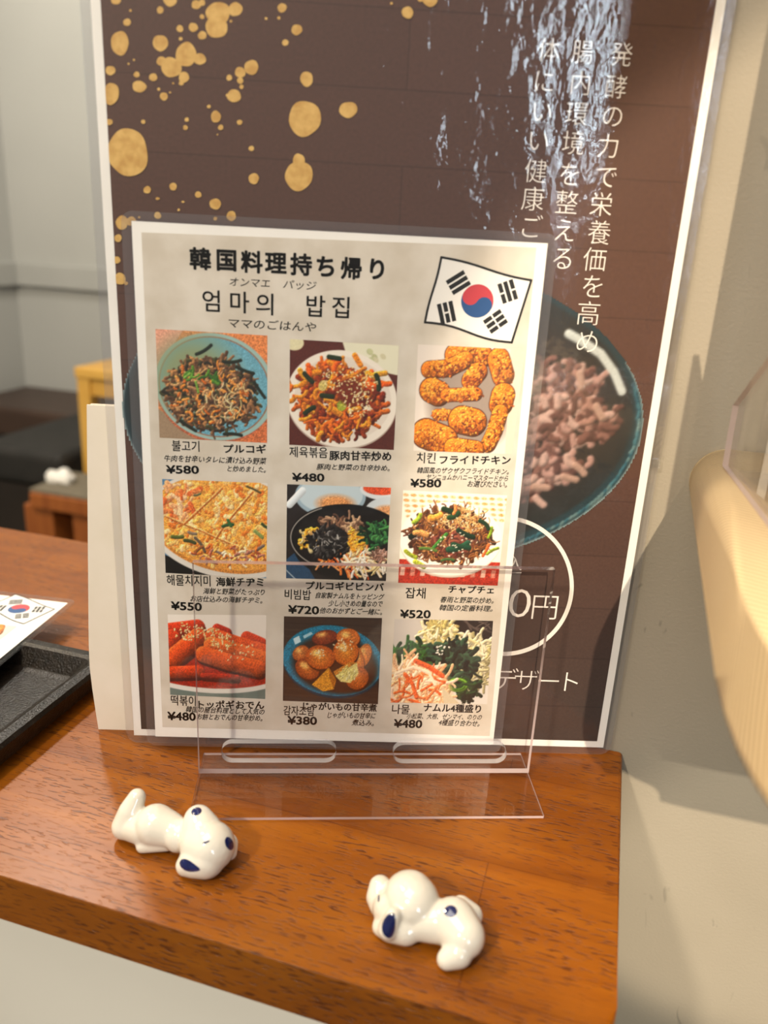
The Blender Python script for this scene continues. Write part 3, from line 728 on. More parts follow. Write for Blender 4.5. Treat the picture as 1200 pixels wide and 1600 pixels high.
        c.heap(150, 0.48, 0.42, 0.38, 0.25, (0.04, 0.1), (0.03, 0.06), ['#5a3820', '#4a2c1c', '#6a4228', '#3c2a1c'], 1.0)
        c.heap(520, 0.48, 0.42, 0.39, 0.26, (0.05, 0.13), (0.006, 0.016), ['#7a4a28', '#9a6436', '#5a3420', '#b88450', '#6a3c2c', '#8a5a38', '#452a1c'], 2.0)
        c.heap(90, 0.60, 0.26, 0.2, 0.12, (0.06, 0.12), (0.006, 0.010), ['#d0a468', '#dfbb84', '#c08c50', '#e8cf9c'], 2.2)
        c.heap(70, 0.5, 0.48, 0.18, 0.12, (0.04, 0.08), (0.015, 0.03), ['#5c3026', '#743c30', '#8a5040'], 1.2)
        for x, y, a, l, w_, k in ((0.4, 0.16, 0.2, 0.12, 0.05, '#1f3a24'), (0.46, 0.24, 0.1, 0.1, 0.05, '#2c4a2c'), (0.33, 0.54, -0.9, 0.18, 0.035, '#3f7a34'), (0.2, 0.55, -0.2, 0.16, 0.03, '#5c7a3a'), (0.1, 0.44, -0.5, 0.09, 0.05, '#16241a'), (0.56, 0.36, 0.6, 0.16, 0.05, '#1c3626'),
                                  (0.48, 0.55, 0.1, 0.2, 0.06, '#24503a'), (0.52, 0.50, 0.3, 0.16, 0.05, '#1f4632'), (0.76, 0.26, 0.1, 0.12, 0.04, '#24402a'), (0.88, 0.32, 1.4, 0.1, 0.03, '#86a030'), (0.12, 0.3, -0.3, 0.1, 0.04, '#9aae3c'), (0.06, 0.58, 0.8, 0.12, 0.04, '#98a030'),
                                  (0.16, 0.68, 0.5, 0.1, 0.05, '#a8b040'), (0.82, 0.6, -1.0, 0.12, 0.03, '#e0703c'), (0.86, 0.58, -0.9, 0.12, 0.03, '#8a9a3a'), (0.28, 0.25, 0.2, 0.1, 0.06, '#dd9a48'), (0.5, 0.2, -0.9, 0.08, 0.03, '#e08a50'), (0.14, 0.4, -0.4, 0.12, 0.05, '#d0985c'), (0.42, 0.66, -0.5, 0.12, 0.025, '#4a6a3c')):
            c.curl(x, y, l, w_, k, 0.5, ang=a)
        c.heap(40, 0.5, 0.42, 0.3, 0.2, (0.006, 0.012), (0.010, 0.012), ['#ede4d0', '#e0d0b0'], 0.1)
    elif n == 7:
        c = Canvas(300, 252, '#e3ddd4', 17)
        c.poly([(0, 0.62), (1, 0.62), (1, 0.86), (0, 0.86)], '#71807a')
        c.ell(0.45, 0.58, 0.75, 0.22, '#d9d6cf'); c.ell(0.45, 0.55, 0.72, 0.20, '#a02a12')
        def cake(p, w_, k):
            c.stroke([(x+0.01, y+0.03) for x, y in p], w_, '#5a140a', hi=0.1, lo=0.2); c.stroke(p, w_, k, hi=0.35, lo=0.55)
        cake([(0.0, 0.17), (0.3, 0.13)], 0.16, '#b53a18'); cake([(0.5, 0.14), (0.6, 0.18)], 0.10, '#a8321a'); cake([(0.8, 0.22), (0.95, 0.28)], 0.12, '#b84426')
        cake([(0.0, 0.30), (0.03, 0.25)], 0.2, '#c0421c'); cake([(0.06, 0.44), (0.3, 0.24)], 0.2, '#c8501e'); cake([(0.45, 0.2), (0.7, 0.28), (1.0, 0.36)], 0.14, '#cc5624')
        cake([(0.44, 0.30), (0.7, 0.36), (1.0, 0.44)], 0.16, '#d4682e'); cake([(0.36, 0.40), (0.6, 0.47), (0.92, 0.53)], 0.17, '#cd5c24'); cake([(0.0, 0.60), (0.3, 0.58)], 0.13, '#bf4418')
        cake([(0.35, 0.62), (0.7, 0.63)], 0.06, '#a53014')
        c.heap(60, 0.22, 0.17, 0.16, 0.09, (0.008, 0.016), (0.011, 0.014), ['#ecd9a8', '#e4c88c'], 0.1); c.heap(80, 0.52, 0.24, 0.16, 0.09, (0.008, 0.016), (0.011, 0.014), ['#ecd9a8', '#e4c88c', '#d8a860'], 0.1, rot=0.4)
        c.heap(20, 0.7, 0.36, 0.2, 0.1, (0.008, 0.016), (0.011, 0.014), ['#ecd9a8'], 0.1)
    elif n == 8:
        c = Canvas(300, 258, '#463328', 18)
        for k in range(14): c.stroke([(0, k*0.066), (1, k*0.066+0.02)], 0.012, c.R.choice(['#3c2b22', '#4e3a2e', '#523e30']), hi=0.05, lo=0.05)
        c.ell(0.51, 0.45, 0.52, 0.36, '#123c4e', 0.12); c.ell(0.51, 0.435, 0.515, 0.35, '#1d7f9e', 0.12); c.ell(0.53, 0.47, 0.44, 0.29, '#3a2a22', 0.12, soft=0.05); c.ell(0.60, 0.52, 0.36, 0.23, '#54301c', 0.1, soft=0.04)
        c.poly([(0.10, 0.22), (0.16, 0.19), (0.18, 0.25), (0.12, 0.28)], '#c8dfe6'); c.poly([(0.2, 0.19), (0.28, 0.15), (0.3, 0.17), (0.21, 0.22)], '#a8ccd8')
        for x, y, rx, ry, ro, k, k2 in ((0.42, 0.20, 0.13, 0.07, -0.2, '#a2542a', '#7a3014'), (0.66, 0.2, 0.12, 0.09, 0.1, '#e0924a', '#c06a28'), (0.18, 0.36, 0.09, 0.07, -0.6, '#d0884a', '#a85a24'), (0.25, 0.52, 0.13, 0.10, 0.5, '#c67634', '#9a4a1c'),
                                       (0.83, 0.37, 0.07, 0.12, 0.3, '#e09248', '#c0702c'), (0.78, 0.42, 0.05, 0.13, -0.2, '#da8a3c', '#b8641f'), (0.77, 0.60, 0.12, 0.11, -0.7, '#d07a30', '#a8561c'), (0.38, 0.40, 0.15, 0.12, 0.1, '#e09440', '#b45a1c'), (0.64, 0.34, 0.13, 0.13, 0.1, '#e39a3e', '#bc6420')):
            c.ell(x+0.008, y+0.02, rx, ry, '#4c2410', ro); c.ell(x, y, rx, ry, k, ro, col2=k2); c.ell(x-rx*0.25, y-ry*0.35, rx*0.35, ry*0.3, '#f0bc70', ro, soft=0.03)
        c.poly([(0.30, 0.68), (0.47, 0.50), (0.55, 0.62), (0.53, 0.72), (0.42, 0.745)], '#d99a34'); c.poly([(0.47, 0.50), (0.55, 0.62), (0.53, 0.72), (0.48, 0.6)], '#b8741f')
        c.poly([(0.54, 0.58), (0.76, 0.44), (0.78, 0.55), (0.70, 0.65), (0.60, 0.64)], '#dfd38a'); c.poly([(0.52, 0.54), (0.68, 0.44), (0.76, 0.44), (0.54, 0.58)], '#c98a3a')
        c.heap(50, 0.68, 0.55, 0.08, 0.06, (0.01, 0.03), (0.008, 0.012), ['#eee6b0', '#c8bc6c', '#d8cc84'], 0.6)
        c.heap(26, 0.62, 0.27, 0.1, 0.06, (0.006, 0.012), (0.010, 0.012), ['#f4e4b8'], 0.1); c.heap(14, 0.36, 0.36, 0.08, 0.05, (0.006, 0.012), (0.010, 0.012), ['#f4e4b8'], 0.1)
    else:
        c = Canvas(300, 258, '#c9c3bd', 19)
        c.poly([(0.28, 0), (1, 0), (1, 0.4), (0.7, 0.25), (0.28, 0.15)], '#3c302c'); c.heap(16, 0.86, 0.1, 0.13, 0.08, (0.1, 0.2), (0.01, 0.02), ['#564844', '#6a5c56', '#2c2320'], 0.4)
        c.ell(0.75, 0.75, 0.35, 0.25, '#d6d1ca', soft=0.1)
        c.heap(120, 0.46, 0.14, 0.2, 0.12, (0.05, 0.12), (0.02, 0.04), ['#d8cc9c', '#e6dcb8', '#c8b878', '#b8a870'], 0.8)
        c.heap(150, 0.80, 0.36, 0.2, 0.2, (0.06, 0.14), (0.02, 0.04), ['#d8cc9c', '#ddd4b0', '#c4b880', '#aea478', '#e4dcc0'], 0.9); c.heap(50, 0.88, 0.55, 0.1, 0.14, (0.06, 0.14), (0.015, 0.03), ['#d8d0b0', '#c0b890', '#a8a07c'], 0.8)
        c.heap(170, 0.25, 0.36, 0.28, 0.10, (0.05, 0.12), (0.02, 0.045), ['#1d3a20', '#16301a', '#2f5a2c', '#0f2414', '#3f7034'], 0.8)
        c.heap(230, 0.60, 0.46, 0.24, 0.24, (0.05, 0.12), (0.02, 0.05), ['#20342c', '#182a22', '#2c4a3a', '#101c18', '#3a5a44', '#24382c'], 1.0); c.heap(60, 0.78, 0.72, 0.09, 0.12, (0.04, 0.1), (0.02, 0.04), ['#1c3020', '#2a4a28', '#142218'], 1)
        for t in range(3): c.stroke([(0.68+(0.10-0.012*t)*math.cos(a), 0.66+(0.065-0.008*t)*math.sin(a)) for a in np.linspace(0.3, 5.8, 20)], 0.022, ['#5c8a2c', '#79a83a', '#4a7424'][t])
        c.ell(0.22, 0.74, 0.40, 0.30, '#e0b890', soft=0.06)
        c.heap(230, 0.24, 0.74, 0.36, 0.27, (0.1, 0.22), (0.018, 0.035), ['#ecd0ae', '#e8c49c', '#f0dcc0', '#e2b48c', '#edcfb8', '#dda87c'], 0.9, hi=0.25, lo=0.25)
        c.heap(34, 0.2, 0.74, 0.3, 0.24, (0.08, 0.18), (0.016, 0.03), ['#e0703c', '#dd8050', '#e8925c'], 0.8, hi=0.25, lo=0.3)
        c.stroke([(0.24, 0.42), (0.38, 0.48), (0.52, 0.57)], 0.05, '#e0683a', hi=0.25, lo=0.3); c.stroke([(0.14, 0.56), (0.22, 0.66), (0.27, 0.8)], 0.04, '#e2703e')
        c.stroke([(0.05, 0.55), (0.22, 0.48), (0.38, 0.54), (0.45, 0.66)], 0.03, '#f2ddc4', hi=0.1, lo=0.2); c.poly([(0.52, 0.68), (0.72, 0.86), (0.55, 0.86)], '#cdbfa4')
        c.heap(14, 0.5, 0.3, 0.1, 0.05, (0.006, 0.012), (0.014, 0.016), ['#ece6d8'], 0.1)
    sat = np.clip((c.a.max(-1)-c.a.min(-1)-0.12)*3.5, 0, 1)[..., None]; clean = c.a.copy()
    c.grain(0.30, 3); c.grain(0.28, 2); c.grain(0.15); c.a = c.a*sat+clean*(1-sat)
    a = c.down(); return np.clip(a**1.14*1.06, 0, 1)
QUADS = [[(243,513.8),(417.8,524.3),(417.3,692),(249.5,683.8)], [(453,529.8),(623.5,539.7),(615.3,703),(451.9,694.8)], [(653,538),(820.4,546.3),(799.5,709.6),(646,704)],
         [(253.4,748.3),(418.4,754.9),(416,903.4),(258.9,895)], [(448.6,756.5),(610.9,762),(603,907.8),(447,903.4)], [(630,765.9),(792.4,774),(777.5,915),(622,910.5)],
         [(262,960),(416,961),(414.5,1092),(266,1085.4)], [(443.7,962.8),(597,965.5),(590.5,1100),(442,1094.8)], [(616.4,967),(770.4,970),(761,1100),(609.8,1097.5)]]
DISH = {}
for k, q in enumerate(QUADS):
    DISH[k+1] = dish(k+1)
    o = picture('dish_photo', MEN, [MEN.at(*p) for p in q], DISH[k+1], 0.0001, M_PHOTO, menu)
    o['label'] = ['photo of stir-fried beef in a blue bowl', 'photo of spicy pork on a white plate', 'photo of fried chicken pieces', 'photo of a seafood pancake', 'photo of mixed rice in a black stone bowl',
                  'photo of glass noodles on a white plate', 'photo of red rice cakes', 'photo of braised potatoes on a teal plate', 'photo of seasoned vegetables'][k]

TITLE = Ink(MEN, 0.00012)
for ch, (x, y) in zip('韓国料理持ち帰り', [(313,405),(354,407),(393.5,410),(431,411.5),(470.6,414),(509,417),(549,420),(589,421)]): TITLE.char(ch, x, y, 36, 0.036)
TITLE.line('オンマエ', 359, 440, 422, 443, 13, 0.004, 0.15); TITLE.line('パッジ', 443, 444, 494, 447, 14, 0.004, 0.15)
for ch, x, y in (('엄', 332.5, 471), ('마', 375, 473), ('의', 416.5, 476), ('밥', 494, 479), ('집', 535, 481)): TITLE.char(ch, x, y, 37, 0.010)
TITLE.line('ママのごはんや', 357, 504, 494, 511, 15, 0.006, 0.1)
TITLE.build('title_lettering', M_INK, menu)
CAP = [
 (('불고기',268.7,696,311.7,697.5,18,0),('プルコギ',349.6,700.8,416,701.5,15,.03),('牛肉を甘辛いタレに漬け込み野菜',256.7,715.7,416,720.6,13,.008),('と炒めました。',355.7,732,416,733.8,12,.008)),
 (('제육볶음',452,705.8,511.9,707.4,18,0),('豚肉甘辛炒め',514.6,711.3,611.4,713,16,.03),('豚肉と野菜の甘辛炒め。',495.4,728.9,609.8,731.6,12,.008)),
 (('치킨',651,715,680.7,716,18,0),('フライドチキン',686.7,718.4,797.9,719,14,.03),('韓国風のザクザクフライドチキン。',652,734.4,795.7,737,12,.008),('ヤンニョムかハニーマスタードから',666.4,744.8,794,747.6,11,.008),('お選びださい。',730.8,755.8,793,757,12,.008)),
 (('해물치지미',260.5,906,329,907.8,18,0),('海鮮チヂミ',337.5,908.9,411.8,909.4,15,.03),('海鮮と野菜がたっぷり',318,923,413.4,925.4,12,.008),('お店仕込みの海鮮チヂミ。',298,935,410.7,938,12,.008)),
 (('プルコギビビンバ',477.8,914.4,599.9,917,14,.03),('비빔밥',444.8,928,486,929.8,17,0),('自家製ナムルをトッピング',494,929.8,599.9,932.5,12,.008),('少し小さめの量なので',513.5,942.4,597.7,943.5,12,.008),('他のおかずとご一緒に。',499.8,953.4,597.7,956,12,.008)),
 (('잡채',633.4,926,665,927,18,0),('チャプチェ',700.5,920.4,772,922,13,.03),('春雨と野菜の炒め。',688.4,936.4,772,938.6,12,.008),('韓国の定番料理。',686.8,949,770.4,951,12,.008)),
 (('떡볶이',267,1093.7,306,1095.3,17,0),('トッポギおでん',310,1100.3,412.9,1101.4,14,.03),('韓国の屋台料理として人気の',290.8,1108,413.4,1112,12,.008),('お餅とおでんの甘辛炒め。',308,1119.5,410.7,1122,12,.008)),
 (('감자조림',443,1109.6,489.9,1111.3,16,0),('じゃがいもの甘辛煮',473.4,1102.5,588.9,1105.8,13,.03),('じゃがいもの甘辛に',512.4,1116.8,586.7,1118.4,12,.008),('煮込み。',550.4,1128.3,585,1130,12,.008)),
 (('나물',612.5,1107.4,640,1108.5,16,0),('ナムル4種盛り',662,1105.2,751.7,1107.4,14,.03),('小松菜、大根、ゼンマイ、のりの',636,1118.4,752.8,1120.6,11,.008),('4種盛り合わせ。',685.7,1128.3,750,1130.5,12,.008))]
PRICE = [('¥580',259.4,733.3,311,733.8),('¥480',456.3,745.4,507,746),('¥580',641,754.7,689.5,755),('¥550',267,946,315.5,948),('¥720',450,951.8,498.7,953.4),('¥520',625,959,673,959.5),('¥480',261.6,1118.4,306,1119.5),('¥380',449,1125,495.4,1126),('¥480',615.3,1130,659.8,1131)]
for k in range(9):
    a = Ink(MEN, 0.00013)
    for t in CAP[k]: a.line(*t[:5], t[5]*(0.82 if t[6] == .008 else 0.95), {.008: .016, 0: .012}.get(t[6], t[6]), 0.22 if t[6] == .008 else 0.0, 0.03 if t[6] == .008 else 0.0)
    a.build('dish_caption', M_INK, menu)
    p_ = Ink(MEN, 0.00013); p_.line(*PRICE[k], 13.5, 0.032); p_.build('dish_price', M_INK, menu)

# hand-drawn flag
M_RED = mat('red_print', '#c23a44', 0.5); M_BLUE = mat('blue_print', '#1d4e86', 0.5); M_FLAGW = mat('white_flag_print', '#efece6', 0.5)
def flag(sheet, quad, parent, z, mid, rr):
    """quad: corners TL TR BR BL on the sheet"""
    q = [np.array(p) for p in quad]; c = np.array(mid)
    ex = (q[1]-q[0]); ex = ex/np.linalg.norm(ex); ey = np.array([-ex[1], ex[0]])
    def wavy(a, b, amp):
        n = np.array([-(b-a)[1], (b-a)[0]]); return [a+(b-a)*t+n*amp*math.sin(6.28*t) for t in np.linspace(0, 1, 14)[:-1]]
    out = wavy(q[0], q[1], 0.012)+wavy(q[1], q[2], 0.0)+wavy(q[2], q[3], 0.022)+wavy(q[3], q[0], 0.01)
    fl = Ink(sheet, z); fl.poly(out[::-1]); f = fl.build('flag_print', M_FLAGW, parent)
    li = Ink(sheet, z+0.00003); li.stroke(out, rr*0.14, True)
    d1 = q[1]-q[0]; d2 = q[3]-q[0]
    def bars(p, ang, broken):
        u = ex*math.cos(ang)+ey*math.sin(ang); v = np.array([-u[1], u[0]])
        for i in range(3):
            m = p+v*(i-1)*rr*0.36; L = rr*0.62; wd = rr*0.26
            seg = [(-L, -rr*0.05), (rr*0.05, L)] if broken[i] else [(-L, L)]
            for s0, s1 in seg: li.poly([m+u*s0-v*wd/2, m+u*s1-v*wd/2, m+u*s1+v*wd/2, m+u*s0+v*wd/2])
    def at(u, v): return q[0]*(1-u)*(1-v)+q[1]*u*(1-v)+q[2]*u*v+q[3]*(1-u)*v
    bars(at(0.245, 0.30), 0.78, (0, 0, 0)); bars(at(0.79, 0.25), -1.0, (1, 0, 1)); bars(at(0.205, 0.78), -1.1, (0, 1, 0)); bars(at(0.755, 0.74), 0.85, (1, 1, 1))
    li.build('flag_lines', M_INK, parent)
    ph = -0.32
    def P(x, y): return tuple(c+rr*(ex*(x*math.cos(ph)-y*math.sin(ph))+ey*(x*math.sin(ph)+y*math.cos(ph))))
    N_ = 20
    red = [P(math.cos(a), math.sin(a)) for a in np.linspace(0, math.pi, 2*N_)]          # right -> left over the top
    red += [P(-0.5-0.5*math.cos(a), -0.5*math.sin(a)) for a in np.linspace(0, math.pi, N_)][1:]   # lobe below on the left
    red += [P(0.5-0.5*math.cos(a), 0.5*math.sin(a)) for a in np.linspace(0, math.pi, N_)][1:-1]   # bay above on the right
    b = Ink(sheet, z+0.00003); b.poly([P(math.cos(a), math.sin(a)) for a in np.linspace(0, 6.2832, 49)[:-1]]); b.build('flag_blue', M_BLUE, parent)
    r_ = Ink(sheet, z+0.00006); r_.poly(red); r_.build('flag_red', M_RED, parent)
flag(MEN, [MEN.at(*p) for p in ((689.5, 402), (830, 438), (799.5, 535), (664, 503.5))], menu, 0.00012, MEN.at(745.7, 470.4), abs(MEN.at(745, 444)[1]-MEN.at(745, 470.4)[1]))
film('laminate_film', -.0775, 0.0, .0775, .2183, .0004, .0007, .004, M_LAM2, menu)
border(-.0775, 0.0, .0775, .2183, .004, -.074, .004, .074, .2150, .0002, menu)

# ------------------------------------------------------------------ clear stand in front of the menu
SY = math.atan2(.288-.276, .067+.071)
STD = Sheet((-.071, .276, TABLE_Z), SY)
stand = empty('acrylic_menu_stand', STD.M, 'clear acrylic menu stand with two oblong slots, in front of the laminated food menu', 'menu stand')
SW = 0.1396
slots = [rrect(.0094, .0076, .0568, .0170, .0046), rrect(.0806, .0072, .1290, .0164, .0045)]
pl_ = flat_curve('front_plate', [[(0, .0023), (SW, .0023), (SW, .097), (0, .097)]]+slots, -.0030, 0, [M_ACR, M_ACREDGE, M_ACRSLOT, M_ACRTOP], stand)
for p in pl_.data.polygons:
    if abs(p.normal.z) < 0.5: p.material_index = 2 if (p.center.y < 0.02 and 0.003 < p.center.x < SW-0.003 and p.center.y > 0.004) else 1
for p in pl_.data.polygons:
    if p.normal.y > 0.9 and p.center.y > 0.09: p.material_index = 3
bm = bmesh.new(); box_bm(bm, (0, 0.0004, -.0145), (SW, .0021, .0262), 0.0003, 1)
bs = from_bm('base_plate', bm, [M_ACR, M_ACREDGE], stand)
for p in bs.data.polygons:
    if abs(p.normal.y) < 0.5: p.material_index = 1

# ------------------------------------------------------------------ white folded card behind the poster
FOL = Sheet((0.0, 0.3115, TABLE_Z), 0.0458)
fold = empty('white_folded_card', FOL.M, 'tall off-white folded card propping up the brown poster from behind', 'card')
xs = lambda v: -0.1235 - 0.0022*math.sin(min(v/0.05, 1)*1.57) + 0.0075*max(0, (v-0.03)/0.12)
def leaf(name, z0, dz, xr, vt):
    bm = bmesh.new(); n = 14; A = []
    for i in range(n+1):
        v = vt*i/n
        A.append([bm.verts.new((xs(v)+z0*0.4, v, -z0-dz*(1-i/n))), bm.verts.new((xr, v, -z0-dz*(1-i/n))),
                  bm.verts.new((xr, v, -z0-dz*(1-i/n)-.0008)), bm.verts.new((xs(v)+z0*0.4, v, -z0-dz*(1-i/n)-.0008))])
    for i in range(n):
        for k in range(4):
            bm.faces.new((A[i][k], A[i][(k+1) % 4], A[i+1][(k+1) % 4], A[i+1][k]))
    bm.faces.new(A[0][::-1]); bm.faces.new(A[-1])
    return from_bm(name, bm, M_WPAPER, fold)
leaf('front_leaf', 0.0, 0.0, 0.02, 0.1485)
leaf('rear_leaf', 0.002, 0.03, 0.02, 0.1485)

# ------------------------------------------------------------------ puppy chopstick rests
def on_z(px, py, z):
    d = (px-600)/FPX*RIGHT - (py-800)/FPX*UP + FWD
    return EYE + d*((TABLE_Z+z-EYE[2])/d[2])
from mathutils.bvhtree import BVHTree
def puppy(label, base_px, chains, marks):
    o_ = Vector(on_z(*base_px, 0))
    bm = bmesh.new()
    for ch in chains:
        P = [(np.array(on_z(c[0], c[1], c[2]*0.001)), c[3]*0.001) for c in ch]
        if len(P) == 1: P = P*2
        for (a, ra), (b, rb) in zip(P, P[1:]):
            n = max(1, int(np.linalg.norm(b-a)/0.0012))
            for i in range(n+1):
                t = i/n; p = a*(1-t)+b*t; rad = ra*(1-t)+rb*t
                bmesh.ops.create_icosphere(bm, subdivisions=3, radius=rad, matrix=Matrix.Translation(Vector(p)-o_))
    me = bpy.data.meshes.new('body'); bm.to_mesh(me); bm.free()
    t = bpy.data.objects.new('body', me); COL.objects.link(t)
    rm = t.modifiers.new('r', 'REMESH'); rm.mode = 'VOXEL'; rm.voxel_size = 0.00042
    sm = t.modifiers.new('s', 'SMOOTH'); sm.factor = 0.5; sm.iterations = 22
    dg = bpy.context.evaluated_depsgraph_get(); dg.update()
    me2 = bpy.data.meshes.new_from_object(t.evaluated_get(dg)); bpy.data.objects.remove(t)
    for p in me2.polygons: p.use_smooth = True
    for v in me2.vertices:
        if v.co.z < 0.0: v.co.z = 0.0
    root = empty('porcelain_puppy', Matrix.Translation(o_), label, 'chopstick rest')
    body = link('body', me2, M_CERAMIC, root)
    bvh = BVHTree.FromPolygons([v.co for v in me2.vertices], [tuple(p.vertices) for p in me2.polygons])
    eye = Vector(EYE)-o_
    def drop(px, py):
        d = Vector((px-600)/FPX*RIGHT - (py-800)/FPX*UP + FWD).normalized()
        h = bvh.ray_cast(eye, d)
        return None if h[0] is None else h[0]+h[1]*0.00012
    for name, pts in marks:
        c = np.mean(np.array(pts, float), axis=0)
        poly = np.array(pts, float)
        # round the outline
        for _ in range(3):
            q = np.roll(poly, -1, 0); poly = np.stack([poly*0.75+q*0.25, poly*0.25+q*0.75], 1).reshape(-1, 2)
        n = len(poly); V = [drop(*c)]; F = []
        for k in range(1, 6):
            for p in poly: V.append(drop(*(c+(p-c)*k/5)))
        if any(v is None for v in V): V = [v if v is not None else V[0] for v in V]
        for i in range(n): F.append((0, 1+i, 1+(i+1) % n))
        for k in range(4):
            for i in range(n):
                a, b = 1+k*n+i, 1+k*n+(i+1) % n; F.append((a, a+n, b+n, b))
        mm = bpy.data.meshes.new(name); mm.from_pydata(V, [], F); mm.update()
        for p in mm.polygons: p.use_smooth = True
        mk = link(name, mm, M_NAVY, root); mk['label'] = 'navy blue ' + name.replace('_', ' ')
    return root
def ell_px(cx, cy, rx, ry, rot=0.0):
    return [(cx+rx*math.cos(a)*math.cos(rot)-ry*math.sin(a)*math.sin(rot), cy+rx*math.cos(a)*math.sin(rot)+ry*math.sin(a)*math.cos(rot)) for a in np.linspace(0, 6.2832, 13)[:-1]]
puppy('white porcelain puppy lying on its back left of the acrylic stand foot', (265, 1325),
      [[(214, 1246, 15.5, 3.4), (204, 1268, 10.5, 4.6), (195, 1291, 5.2, 4.9)], [(200, 1292, 5.0, 4.8), (225, 1296, 6.5, 5.8)], [(243, 1289, 8.6, 7.6), (264, 1296, 8.0, 6.4)], [(281, 1305, 7.5, 6.2)],
       [(223, 1322, 2.8, 2.6), (262, 1318, 4.0, 2.8)],
       [(316, 1318, 9.0, 8.2), (329, 1322, 9.2, 8.8)], [(310, 1281, 14.0, 5.4), (316, 1300, 11.5, 7.2)], [(345, 1300, 9.0, 2.6), (358, 1318, 5.5, 3.4), (359, 1332, 4.0, 2.8)], [(291, 1352, 4.4, 3.8), (304, 1346, 5.6, 5.6), (322, 1341, 6.5, 7.0)]],
      [('nose', ell_px(307, 1268, 8.5, 6.0, -0.35)), ('ear_patch', ell_px(358, 1318, 6.5, 11, -0.35)), ('ear_patch', [(280, 1349), (284, 1342), (292, 1342), (303, 1349), (315, 1359), (306, 1362), (294, 1362), (284, 1357)]), ('eye', ell_px(322, 1316, 6, 1.6, -0.42))])
puppy('white porcelain puppy curled near the front edge, right of the other puppy', (665, 1455),
      [[(640, 1404, 10.0, 9.0), (645, 1410, 10.0, 9.0)], [(594, 1386, 8.0, 4.0), (592, 1402, 6.0, 4.4), (596, 1416, 5.0, 4.0)], [(596, 1448, 3.4, 3.2), (610, 1450, 4.2, 4.4), (634, 1450, 5.2, 5.4)], [(610, 1420, 7, 6)], [(614, 1430, 12.5, 2.6), (606, 1452, 7.2, 3.4)],
       [(660, 1440, 7.0, 6.0), (686, 1440, 7.4, 6.8)], [(708, 1441, 8.2, 7.8), (724, 1462, 7.4, 7.0)], [(698, 1499, 3.5, 3.3), (716, 1488, 5, 4.8)], [(720, 1415, 6.0, 3.4), (736, 1430, 6.0, 4.0)]],
      [('back_spot', ell_px(704, 1424, 10.5, 9.5)), ('ear_patch', [(617, 1426), (608, 1427), (600, 1436), (596, 1449), (599, 1461), (608, 1467), (615, 1461), (618, 1444)]), ('eye', ell_px(592, 1404, 1.3, 6, 0.05))])

# ------------------------------------------------------------------ black tray with a second menu card lying across it
TRM = TM(-0.374, -0.1075, 0.0003)
tray = empty('black_tray', TRM, 'black leather-textured tray at the left edge, under a laminated menu card', 'tray')
def rr3(hx, hy, r, z, n=5): return [(x, y, z) for x, y in rrect(-hx, -hy, hx, hy, r, n)]
HX, HY = 0.128, 0.0835
rings = [rr3(HX-.004, HY-.004, .006, 0), rr3(HX-.001, HY-.001, .008, .003), rr3(HX, HY, .009, .0105), rr3(HX-.001, HY-.001, .008, .0125), rr3(HX-.0055, HY-.0055, .006, .0130), rr3(HX-.0075, HY-.0075, .005, .0122), rr3(HX-.0145, HY-.0125, .004, .0040), rr3(HX-.018, HY-.016, .004, .0034)]
bm = bmesh.new(); VV = [[bm.verts.new(p) for p in q] for q in rings]
n = len(VV[0])
for a, b in zip(VV, VV[1:]):
    for i in range(n): bm.faces.new((a[i], a[(i+1) % n], b[(i+1) % n], b[i]))
bm.faces.new(VV[0][::-1]); bm.faces.new(VV[-1])
from_bm('tray_body', bm, M_TRAY, tray)
for x, y in ((-1, -1), (1, -1), (1, 1), (-1, 1)): box('foot', (x*(HX-.03)-.01, y*(HY-.03)-.01, -.0003), (x*(HX-.03)+.01, y*(HY-.03)+.01, 0.0), M_TRAY, tray)
# card: frame with x to the card's right, y to its top, z up
ct, cd = -0.299, 0.018
a_ = math.atan2(0.010, 0.071)
exw = NA*math.cos(a_)+DR*math.sin(a_); eyw = -NA*math.sin(a_)+DR*math.cos(a_)
o0 = np.array(T(ct, cd, 0.0142))
CARD = Sheet(None, None, M=Matrix([[exw[i], eyw[i], (0, 0, 1)[i], o0[i]] for i in range(3)] + [[0, 0, 0, 1]]))
card = empty('laminated_menu_card', CARD.M, 'laminated white menu card with a flag, lying across the black tray', 'menu')
cw, chh = 0.148, 0.205
film('laminate_film', -cw-.004, -chh-.003, .0, .0, -.0006, .0006, .004, M_LAM2, card)
box('paper', (-cw, -chh, -.0003), (-.0035, -.0035, 0.0), M_PAPER, card)
fq = [CARD.at(*p) for p in ((24, 929), (85, 952), (37, 975), (-24, 950))]
flag(CARD, fq, card, 0.0001, CARD.at(29.5, 951.5), abs(CARD.at(29.5, 951.5)[0]-CARD.at(11.5, 951)[0])*0.92)
qx1, qy1 = CARD.at(30, 976)
for k in (3, 2, 1, 6, 5, 4, 9, 8, 7):
    n_ = (3, 2, 1, 6, 5, 4, 9, 8, 7).index(k)
    x1 = qx1-0.0415*(n_ % 3); y1 = qy1-.002-0.047*(n_//3)
    picture('dish_photo', CARD, [(x1-.038, y1), (x1, y1), (x1, y1-.038), (x1-.038, y1-.038)], DISH[k][::2, ::2] if k != 3 else DISH[k], 0.0001, M_PHOTO, card)

